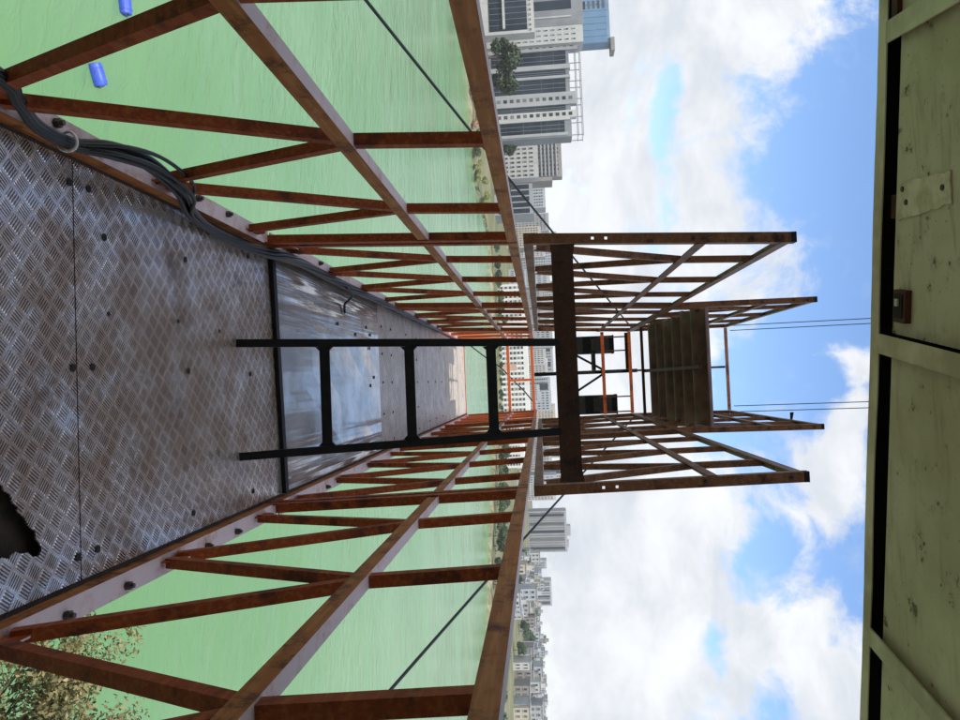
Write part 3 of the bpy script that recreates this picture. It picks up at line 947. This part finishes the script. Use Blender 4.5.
cbox('socket_recess', -0.212, -0.152, 0.128, 0.168, CZ - 0.001, CZ + 0.0018, 'hole', hl)
cbox('socket_clip', -0.200, -0.182, 0.140, 0.154, CZ - 0.006, CZ - 0.0012, 'tie', hl)
for a in (-0.43, 1.25):
    cbox('rust_block', a - .03, a + .03, 0.0525, 0.084, CZ + .02, CZ + 0.155, 'rust')
cb = cbox('corner_bracket', -0.94, -0.875, 0.055, 0.084, CZ + 0.006, CZ + 0.15, 'rust')
for xx in (-1.6, 1.75):
    p0 = E0 + ex * xx + ey * 2.6
    box('canopy_post', p0.x - .05, p0.x + .05, p0.y - .05, p0.y + .05, DZ - .3, CZ + .17, 'concrete', canopy)
box('landing', -2.6, 2.6, -1.24, -0.35, DZ - .5, DZ - .17, 'concrete', tower)


# ------------------------------------------------------------------ floating barrels
def barrel(loc, rz, tilt, label):
    r = empty('floating_barrel', loc)
    tag(r, label, 'barrel', 'blue barrels on the lake')
    prof = [(-0.50, 0.25), (-0.47, 0.285), (-0.32, 0.30), (-0.30, 0.315), (-0.27, 0.315), (-0.25, 0.30), (0.25, 0.30), (0.27, 0.315), (0.30, 0.315), (0.32, 0.30), (0.47, 0.285), (0.50, 0.25)]
    ax = Vector((math.cos(rz), math.sin(rz), tilt)).normalized()
    c = Vector(loc)
    MB().tube([c + ax * a for a, q in prof], [q * 1.12 for a, q in prof], 20).build('drum', 'barrel', r, smooth=False)
    for s_ in (-.12, .14):
        MB().tube([c + ax * .505 + Vector((0, 0, s_)), c + ax * .54 + Vector((0, 0, s_))], 0.04, 8).build('bung', 'black', r)
    return r


barrel((-15.0, 31.6, WZ + .12), math.radians(25), 0.05, 'blue plastic barrel floating nearer to the walkway')
barrel((-19.6, 34.0, WZ + .12), math.radians(10), -0.04, 'blue plastic barrel floating farther from the walkway at the picture edge')


# ------------------------------------------------------------------ trees
def leaves_mesh(name, centres, radii, count, size, material, flat=0.75):
    """many small leaf faces spread through the volume of several uneven clumps"""
    centres, radii = np.array(centres, float), np.array(radii, float)
    wts = radii ** 2.2
    idx = rng.choice(len(radii), count, p=wts / wts.sum())
    dirs = rng.normal(size=(count, 3))
    dirs /= np.linalg.norm(dirs, axis=1)[:, None]
    rad = radii[idx] * (0.45 + 0.62 * rng.random(count) ** 0.6) * (0.8 + 0.4 * rng.random(count))
    p = centres[idx] + dirs * rad[:, None] * np.array([1, 1, flat])
    nrm = dirs + rng.normal(size=(count, 3)) * 0.8 + np.array([0, 0, .4])
    nrm /= np.linalg.norm(nrm, axis=1)[:, None]
    t = np.cross(nrm, rng.normal(size=(count, 3)))
    t /= np.linalg.norm(t, axis=1)[:, None]
    b = np.cross(nrm, t)
    s = size * (0.6 + 0.8 * rng.random(count))[:, None]
    V = np.stack([p - t * s, p + b * s * .5 + nrm * s * .1, p + t * s, p - b * s * .5 + nrm * s * .1], 1).reshape(-1, 3)
    me = bpy.data.meshes.new(name)
    me.vertices.add(len(V)); me.loops.add(len(V)); me.polygons.add(count)
    me.vertices.foreach_set('co', V.astype(np.float32).ravel())
    me.loops.foreach_set('vertex_index', np.arange(len(V), dtype=np.int32))
    me.polygons.foreach_set('loop_start', np.arange(0, len(V), 4, dtype=np.int32))
    me.materials.append(M[material])
    me.update()
    me.validate()
    return me


def mesh_of(mb, name, material, smooth=False):
    me = bpy.data.meshes.new(name)
    me.from_pydata(mb.v, [], mb.f)
    me.materials.append(M[material])
    me.update()
    return me


def tree_kind(h, w_, material, count, size, seed):
    """trunk + limbs mesh and crown mesh about a local origin at the foot"""
    r = random.Random(seed)
    mb = MB()
    mb.tube([(0, 0, 0), (.1, 0, h * .25), (0, .1, h * .55)], [h * .028, h * .02, h * .012], 7)
    cs, rs = [], []
    for i in range(11):
        a = r.uniform(0, 6.28)
        q = r.uniform(.15, .5) * w_ * .8
        z = h * r.uniform(.38, .86)
        q *= 1.0 if z < h * .7 else .6
        c = (math.cos(a) * q, math.sin(a) * q, z)
        mb.tube([(0, 0, h * r.uniform(.25, .5)), (c[0] * .5, c[1] * .5, (h * .4 + z) / 2), c], [h * .011, h * .007, h * .003], 5)
        cs.append(c)
        rs.append(w_ * r.uniform(.16, .28))
    return mesh_of(mb, 'trunk', 'bark'), leaves_mesh('crown', cs, rs, count, size, material)


KINDS = [tree_kind(6.5, 6.5, 'leaf_mid', 1500, 0.42, 1), tree_kind(7.5, 6.0, 'leaf_mid', 1500, 0.42, 2), tree_kind(5.0, 6.5, 'leaf_mid', 1300, 0.40, 3),
         tree_kind(6.0, 7.0, 'leaf_dark', 1500, 0.45, 4), tree_kind(3.0, 5.0, 'leaf_yel', 900, 0.32, 5), tree_kind(19, 15, 'leaf_dark', 3600, 0.75, 6), tree_kind(2.4, 4.2, 'leaf_pink', 700, 0.28, 8)]


def put_tree(name, kind, x, y, s, label, group, cat='tree', z=GZ):
    r = bpy.data.objects.new(name, None)
    col_.objects.link(r)
    r.location = (x, y, z)
    r.rotation_euler = (0, 0, random.uniform(0, 6.28))
    r.scale = (s, s, s * random.uniform(.9, 1.12))
    for nm, me in zip(('trunk', 'crown'), KINDS[kind]):
        o = bpy.data.objects.new(nm, me)
        col_.objects.link(o)
        o.parent = r
    tag(r, label, cat, group)
    return r


def shore_y(x):
    return float(np.interp(x, [q[0] for q in SH], [q[1] for q in SH]))


def belt_label(x):
    if x < -20:
        return 'green tree of the far shore belt seen through the left truss'
    if x < 16:
        return 'low green tree of the far shore belt before the white apartment block'
    if x < 48:
        return 'green tree of the far shore belt seen through the right truss'
    return 'green tree of the shore belt on the right below the high rise'


# belt along the far and right shore
for i in range(46):
    x = -58 + 165 * (i + random.uniform(-.3, .3)) / 46
    y = shore_y(x) + random.uniform(7, 11)
    put_tree('shore_tree', random.choice((0, 0, 1, 2, 3)), x, y, random.uniform(.6, .85) * (.5 if abs(x) < 26 else .75 if x < 0 else 1.0), belt_label(x), 'trees of the far shore belt')
for i in range(30):
    x = -55 + 150 * (i + random.uniform(-.3, .3)) / 30
    y = shore_y(x) + random.uniform(15, 24)
    put_tree('shore_tree', random.choice((0, 1, 3)), x, y, random.uniform(.6, .9) * (.45 if abs(x) < 26 else .7 if x < 0 else 1.0), belt_label(x), 'trees of the far shore belt')
for i in range(64):
    x = -150 + 84 * (i + random.uniform(-.3, .3)) / 64
    y = shore_y(x) + random.uniform(.5, 6)
    kd = random.choice((4, 4, 4, 6, 6, 2))
    put_tree('shore_bush', kd, x, y, random.uniform(.45, .8), {4: 'yellow green bush on the left bank below the office tower', 6: 'pink flowering bush on the left bank below the office tower',
             2: 'mid green bush on the left bank below the office tower'}[kd], 'bushes on the left bank', 'bush', z=WZ + .15 + .28 * (y - shore_y(x)))
for (px, py, D, s, lb) in ((515, 56, 270, .92, 'large dark tree right in front of the glass office tower'), (511, 80, 278, .86, 'smaller dark tree beside the large one before the office tower'),
                           (508, 150, 330, .6, 'dark tree below the white block with square windows'), (506, 185, 350, .55, 'dark tree left of the pale far towers near the shore road')):
    p = at(px, py, D)
    put_tree('large_tree', 5, p[0], D, s, lb, None)

# the tree below the walkway on the right, its sparse dry crown seen from above
r = random.Random(21)
base = Vector((9.0, 13.2, GZ))
nt = empty('sparse_tree', base)
tag(nt, 'sparse pale leaved tree below the walkway at the lower corner', 'tree')
mb = MB()
mb.tube([base, base + Vector((-.2, .1, 3.2)), base + Vector((-.7, .5, 5.8))], [.22, .16, .10], 9)
cs, rs = [], []
for i in range(60):
    tip = Vector((r.uniform(4.3, 11.0), r.uniform(11.6, 16.2), r.uniform(-13.2, -9.8)))
    if tip.x < 5.6 and r.random() < .4:
        tip.x += 1.5
    mid = base + Vector((-.7, .5, 5.6)) * .9 + (tip - base - Vector((-.7, .5, 5.6)) * .9) * .5 + Vector((0, 0, r.uniform(.1, .6)))
    mb.tube([base + Vector((-.2, .1, r.uniform(2.8, 5.4))), mid, tip], [.06, .03, .008], 5)
    cs.append(tip); rs.append(r.uniform(.35, .75))
    for j in range(3):
        t2 = tip + Vector((r.uniform(-.9, .9), r.uniform(-.9, .9), r.uniform(-.4, .5)))
        mb.tube([mid + (tip - mid) * .6, t2], [.012, .004], 4)
        cs.append(t2); rs.append(r.uniform(.2, .5))
o = mb.build('trunk', 'bark', nt)
me = leaves_mesh('crown', [tuple(c - base) for c in cs], rs, 30000, 0.062, 'leaf_near', 0.8)
o = bpy.data.objects.new('crown', me); col_.objects.link(o); o.parent = nt


# ------------------------------------------------------------------ buildings
def rect(D, pa, pb, qa, qb):
    """photo extents (up pa..pb, across qa..qb) at depth D -> x0, x1, z0, z1"""
    pm, qm = (pa + pb) / 2, (qa + qb) / 2
    return at(pm, qa, D)[0], at(pm, qb, D)[0], at(pa, qm, D)[2], at(pb, qm, D)[2]


def bld(name, label, group, D, top, qa, qb, depth, wall, cat='building'):
    x0, x1, _, z1 = rect(D, top - 20, top, qa, qb)
    r_ = empty(name, ((x0 + x1) / 2, D + depth / 2, GZ))
    tag(r_, label, cat, group)
    box('wall', x0, x1, D, D + depth, GZ - .3, z1, 'w_' + wall, r_)
    pw = max(.3, (x1 - x0) * .01)
    mb = MB()
    for (xa, xb, ya, yb) in ((x0, x1, D, D + .35), (x0, x1, D + depth - .35, D + depth), (x0, x0 + .35, D + .351, D + depth - .351), (x1 - .35, x1, D + .351, D + depth - .351)):
        mb.box(xa, xb, ya, yb, z1 + .002, z1 + .9)
    mb.build('parapet', 'w_' + wall, r_)
    r_['dim'] = [x0, x1, z1, D, depth]
    return r_


def grid(r_, x0, x1, z0, z1, y, nx, nz, fx=.55, fz=.55, material='win', frame=None, name='window', single=True):
    """recessed looking windows: a dark pane set behind a projecting sill and lintel"""
    sx, sz = (x1 - x0) / nx, (z1 - z0) / nz
    mb, ms = MB(), MB()
    for i in range(nx):
        for j in range(nz):
            cx, cz = x0 + sx * (i + .5), z0 + sz * (j + .5)
            a, b = sx * fx / 2, sz * fz / 2
            one = MB() if single else mb
            one.box(cx - a, cx + a, y - .06, y + .05, cz - b, cz + b)
            ms.box(cx - a - .1, cx + a + .1, y - .28, y - .001, cz - b - .22, cz - b - .02)
            if single:
                one.build(name, material, r_)
    if not single:
        tag(mb.build(name, material, r_), kind='stuff')
    tag(ms.build('sill', frame or 'w_lgrey', r_), kind='stuff')


def bands(r_, x0, x1, z0, z1, y, nz, f=.45, material='w_lgrey', out=.5, name='balcony'):
    sz = (z1 - z0) / nz
    for j in range(nz):
        box(name, x0, x1, y - out, y - .001, z0 + sz * (j + .05), z0 + sz * (j + .05 + f), material, r_)


def dims(r_):
    return [float(q) for q in r_['dim']]


# --- the glass office tower on the left shore
D = 320
r_ = bld('office_tower', 'office tower of dark glass bays between white piers with a roof frame', None, D, 568, 43, 137, 9, 'grey')
for qa, qb, pt in ((52.3, 66, 568), (71, 77, 568), (80, 93.5, 568), (106.5, 112, 568), (122, 134, 567)):
    x0, x1, _, z1 = rect(D, 520, pt, qa, qb)
    g = box('glass_bay', x0, x1, D - .25, D - .001, GZ + 3, z1 - 1.0, 'glass', r_)
    nfl = 11
    for j in range(nfl):
        z = GZ + 3 + (z1 - 1 - GZ - 3) * (j + 1) / (nfl + 1)
        box('floor_line', x0, x1, D - .33, D - .252, z - .06, z + .06, 'win', g)
    for i in (1, 2):
        xx = x0 + (x1 - x0) * i / 3
        box('mullion', xx - .07, xx + .07, D - .34, D - .253, GZ + 3.2, z1 - 1.2, 'w_grey', g)
for qa, qb, pt, wl, dots in ((43, 52, 577, 'lgrey', 1), (66.2, 70.8, 570, 'lgrey', 0), (77.2, 79.8, 570, 'lgrey', 0), (93.8, 106.2, 576, 'lgrey', 1), (112.2, 119.5, 576, 'white', 1), (119.7, 121.8, 570, 'white', 0), (134.2, 137, 568, 'lgrey', 0)):
    x0, x1, _, z1 = rect(D, 520, pt, qa, qb)
    p_ = box('pier', x0, x1, D - 1.2, D - .002 + (2.0 if pt > 568 else -.001), GZ, z1, 'w_' + wl, r_)
    if dots:
        xm = (x0 + x1) / 2
        for j in range(12):
            z = GZ + 4 + (z1 - GZ - 5) * (j + .5) / 12
            box('window', xm - .75, xm + .75, D - 1.28, D - 1.201, z - .8, z + .8, 'win', p_)
fr = empty('roof_frame', (-128, D, 18), r_)
xa, xb, za, zb = rect(D, 568, 582, 44, 135)
for i in range(6):
    xx = xa + (xb - xa) * (i + .02) / 5.05
    for yy in (D + .5, D + 8):
        box('upright', xx - .16, xx + .16, yy - .16, yy + .16, za, zb - .3, 'w_grey', fr)
for yy in (D + .5, D + 8):
    for zz in (zb - .15, (za + zb) / 2 + .8):
        box('frame_rail', xa - .3, xb + .3, yy - .18, yy + .18, zz - .149, zz + .149, 'w_grey', fr)

r_ = bld('white_wing', 'white wing with rows of tiny square windows beside the glass office tower', None, 316, 581, 25, 42.4, 8, 'white')
x0, x1, z1, D, dp = dims(r_)
grid(r_, x0 + .5, x1 - .5, GZ + 8, z1 - 1.5, D, 3, 11, .26, .40, 'win', 'w_white', single=True)
r_ = bld('grey_slab', 'grey slab block with one long dark window strip at the picture edge', None, 318, 580, -40, 24.8, 24, 'grey')
for qa, qb, mt, out in ((1, 10, 'glass', .3), (17, 18.4, 'w_white', .6), (-16, -6, 'glass', .3)):
    x0, x1, z0, z1 = rect(318, 533, 571, qa, qb)
    box('window_strip' if mt == 'glass' else 'white_fin', x0, x1, 318 - out, 318 - .001, z0, z1, mt, r_)
r_ = bld('blue_tower', 'blue panelled tower rising behind the grey slab block', None, 420, 607, -40, 43, 9, 'blue')
x0, x1, z1, D, dp = dims(r_)
nb = 13
for i in range(nb):
    xx = x0 + (x1 - x0) * i / nb
    box('panel', xx + .15, xx + (x1 - x0) / nb - .15, D - .35, D - .001, GZ + 30, z1 - .8, 'glass_blue', r_)
_, _, za, zb = rect(420, 582, 606, 3, 9)
xa, xb, _, _ = rect(420, 582, 606, 1, 9)
for i in range(5):
    z = za + (zb - za) * (i + .1) / 5
    box('window', xa, xb, D - .42, D - .351, z, z + (zb - za) * .11, 'win', r_)
xa, xb, _, _ = rect(420, 600, 612, 38, 49)
box('roof_cap', xa, xb + 1.2, D - 1.0, D + 8, z1 + .91, z1 + 3.2, 'w_brown', r_)
r_ = bld('glass_podium', 'low black glass podium with a white frame at the picture edge', None, 296, 531, -40, 33, 6, 'white')
x0, x1, z0, z1 = rect(296, 488, 526, -38, 31)
xl_, xr_, zl_, zh_ = rect(296, 501.5, 504, -38, 30)
box('ledge', xl_, xr_, 294.9, 295.7, zl_, zh_, 'w_white', r_)
g = box('glass_wall', x0, x1, 296 - .2, 296 - .001, z0, z1, 'glass', r_)
for i in range(1, 12):
    xx = x0 + (x1 - x0) * i / 12
    box('mullion', xx - .06, xx + .06, 295.7, 295.799, z0, z1, 'w_grey', g)
x0, x1, z0, z1 = rect(296, 528, 530.5, -38, 32)
grid(r_, x0, x1, z0, z1, 296, 14, 1, .5, .5, 'win', 'w_white', single=True)
# --- next along the left shore
r_ = bld('white_block', 'white block with square windows right of the glass office tower', None, 372, 536, 146, 178, 8, 'white')
x0, x1, z1, D, dp = dims(r_)
grid(r_, x0 + .3, x1 - .3, GZ + 1, z1 - .6, D, 7, 6, .42, .46)
r_ = bld('brown_block', 'grey brown balcony block rising behind the white square windowed block', None, 440, 560, 137, 177, 8, 'brown')
x0, x1, z1, D, dp = dims(r_)
bands(r_, x0 + .3, x1 - .3, GZ + 6, z1 - .5, D, 13, .38, 'w_lgrey', 1.1)
grid(r_, x0 + .8, x1 - .8, GZ + 6, z1 - .5, D, 9, 13, .6, .46, 'win', 'w_brown', single=False)
r_ = bld('stepped_wing', 'low stepped wing at the foot of the grey brown block', None, 438, 551, 177.2, 181, 16, 'brown')
r_ = bld('blue_glass_block', 'low dark blue glass block with white fins near the left shore', None, 352, 531, 184, 214, 18, 'lgrey')
x0, x1, z1, D, dp = dims(r_)
for i in range(5):
    xa = x0 + (x1 - x0) * (i + .12) / 5
    box('glass_bay', xa, xa + (x1 - x0) / 5 * .76, D - .2, D - .001, GZ + 2, z1 - .8, 'glass', r_)


def far_block(name, label, D, top, qa, qb, wall, nx, nz, group=None, stripes=0, z_from=0.0, single=False, fx=.5, fz=.5):
    r2 = bld(name, label, group, D, top, qa, qb, 18, wall)
    x0, x1, z1, D, dp = dims(r2)
    zf = GZ + (z1 - GZ) * z_from
    if stripes:
        for i in range(stripes):
            xx = x0 + (x1 - x0) * (i + .5) / stripes
            ww = (x1 - x0) / stripes * .16
            box('stair_strip', xx - ww, xx + ww, D - .32, D - .29, GZ + 2, z1 - 1.5, 'win', r2)
    grid(r2, x0 + .6, x1 - .6, zf + .5, z1 - .8, D, nx, nz, fx, fz, 'win', 'w_' + wall, single=single)
    return r2


far_block('pale_tower', 'pale hazy tower just behind the low dark blue glass block', 560, 544, 182, 208, 'pale', 8, 14)
far_block('pale_tower', 'low pale hazy block between the blue glass block and the first frame', 640, 537, 209, 231, 'pale', 8, 10)
far_block('pale_tower', 'pale tower with dense small windows seen just behind the left post of the first frame', 600, 556, 232, 272, 'pale', 14, 17)
far_block('pale_tower', 'pale tower seen through the left truss next to the header beam', 640, 554, 281, 312, 'white', 12, 17)
far_block('pale_tower', 'pale tower farthest right of those seen through the left truss', 700, 549, 316, 340, 'pale', 10, 16)
r_ = far_block('apartment_block', 'white apartment block with a grid of dark windows beyond the far end', 348, 527, 344, 424, 'bright', 15, 6, single=True, fx=.52, fz=.55)
x0, x1, z1, D, dp = dims(r_)
grid_pink = box('porch', x0 + (x1 - x0) * .25, x0 + (x1 - x0) * .33, D - 1.4, D - .002, GZ, GZ + 7.5, 'w_pink', r_)
far_block('apartment_wing', 'lower white wing left of the apartment block behind shore trees', 352, 524, 284, 342, 'bright', 12, 5, single=True, fx=.5, fz=.55)
far_block('apartment_wing', 'white wing right of the apartment block behind shore trees', 356, 522, 426, 468, 'bright', 9, 5, single=True, fx=.5, fz=.55)
far_block('grey_tower', 'grey tower behind the apartment block on the left of the pair', 660, 552, 342, 372, 'lgrey', 9, 16, stripes=2)
far_block('grey_tower', 'grey tower behind the apartment block on the right of the pair', 690, 550, 377, 416, 'pale', 11, 16, stripes=2)
far_block('pale_tower', 'white tower seen through the right truss beside the header beam', 720, 560, 440, 458, 'white', 7, 17)
far_block('white_tower', 'white tower with grey stripe just left of the big twin block right of the frame', 700, 568, 464, 492, 'white', 8, 19, stripes=2)
r_ = far_block('high_rise', 'big pale high rise with dark stair strips right of the first frame', 720, 566, 511, 552, 'lgrey', 16, 19, stripes=5)
x0, x1, z1, D, dp = dims(r_)
box('roof_house', x0 + (x1 - x0) * .38, x0 + (x1 - x0) * .62, D + 2, D + 12, z1 + .01, z1 + 4.6, 'w_lgrey', r_)
box('roof_house', x0 + (x1 - x0) * .75, x0 + (x1 - x0) * .9, D + 2, D + 9, z1 + .01, z1 + 2.4, 'w_lgrey', r_)
far_block('pale_tower', 'thin very pale tower left of the striped pale tower on the right', 980, 546, 561, 569, 'pale', 4, 12)
far_block('pale_tower', 'short very pale block between the high rise and the striped pale tower', 960, 541, 571, 579, 'pale', 4, 11)
far_block('pale_tower', 'striped pale tower standing alone above the low houses on the right', 930, 551, 581, 606, 'pale', 9, 14, stripes=4)
far_block('cream_block', 'cream mid rise block above the low houses farthest to the right', 640, 542, 664, 684, 'cream', 8, 8)

where = ('left truss', 'apartment block', 'right truss')
ORD = 'first second third fourth fifth sixth seventh eighth ninth tenth eleventh twelfth'.split()
seen_at = {q_: 0 for q_ in where}
for i in range(22):
    q = 222 + 285 * (i + random.uniform(-.25, .25)) / 22
    wl = random.choice(('white', 'pale', 'lgrey', 'cream'))
    nm = {'white': 'white', 'cream': 'cream', 'pale': 'pale blue grey', 'lgrey': 'light grey'}[wl]
    wh = where[0] if q < 335 else where[1] if q < 420 else where[2]
    Df = random.uniform(480, 720)
    seen_at[wh] += 1
    far_block('skyline_block', nm + ' block, ' + ORD[seen_at[wh] - 1] + ' from the left in the skyline behind the ' + wh, Df, random.uniform(537, 556), q - random.uniform(7, 11), q + random.uniform(7, 11), wl, random.randint(6, 9), random.randint(7, 11), 'skyline blocks behind the ' + wh)

# low houses of the city
hc = 0
for i in range(150):
    q = 553 + 175 * (i + random.uniform(-.5, .5)) / 150
    D = random.uniform(330, 860)
    wq = random.uniform(5, 11) * 450 / D
    hgt = random.uniform(4.5, 9.0) * (1.0 if random.random() < .85 else 1.5)
    x0 = at(530, q - wq / 2, D)[0]
    x1 = at(530, q + wq / 2, D)[0]
    wl = random.choice(('white', 'pale', 'pale', 'lgrey', 'lgrey', 'cream', 'white', 'brown'))
    r2 = empty('low_house', ((x0 + x1) / 2, D, GZ))
    nm = {'white': 'white', 'cream': 'cream', 'pale': 'pale blue grey', 'lgrey': 'light grey', 'brown': 'grey brown'}[wl]
    tag(r2, nm + ' low flat roofed house in the crowded city beyond the right shore', 'house', nm + ' low houses beyond the right shore')
    box('wall', x0, x1, D, D + 9, GZ - .3, GZ + hgt, 'w_' + wl, r2)
    box('roof_slab', x0 - .25, x1 + .25, D - .25, D + 9.25, GZ + hgt + .001, GZ + hgt + .35, 'w_lgrey', r2)
    if random.random() < .6:
        xx = random.uniform(x0 + .5, x1 - 2.5)
        box('stair_house', xx, xx + 2.2, D + 2, D + 5, GZ + hgt + .351, GZ + hgt + 2.6, 'w_' + wl, r2)
    grid(r2, x0 + .3, x1 - .3, GZ + .5, GZ + hgt - .3, D, max(2, int((x1 - x0) / 2.6)), max(2, int(hgt / 3)), .42, .45, 'win', 'w_' + wl, single=False)

for i in range(22):
    q = 553 + 172 * (i + random.uniform(-.4, .4)) / 22
    D = random.uniform(300, 620)
    put_tree('city_tree', random.choice((0, 1, 3)), at(530, q, D)[0], D, random.uniform(.8, 1.25), 'green tree among the low houses beyond the right shore', 'trees among the low houses')

# ------------------------------------------------------------------ haze: thin even air round everything
hz = bpy.data.materials.new('haze')
hz.use_nodes = True
hz.node_tree.nodes.clear()
kk = N(hz.node_tree)
pv = kk.n('ShaderNodeVolumePrincipled')
pv.inputs['Color'].default_value = (0.90, 0.93, 0.97, 1)
pv.inputs['Density'].default_value = 0.00018
kk.put(kk.n('ShaderNodeOutputMaterial').inputs['Volume'], pv.outputs[0])
M['haze'] = hz
tag(box('haze', -2050, 2050, -430, 1450, -75, 75, 'haze'), 'thin pale haze in the air over the lake', kind='stuff')
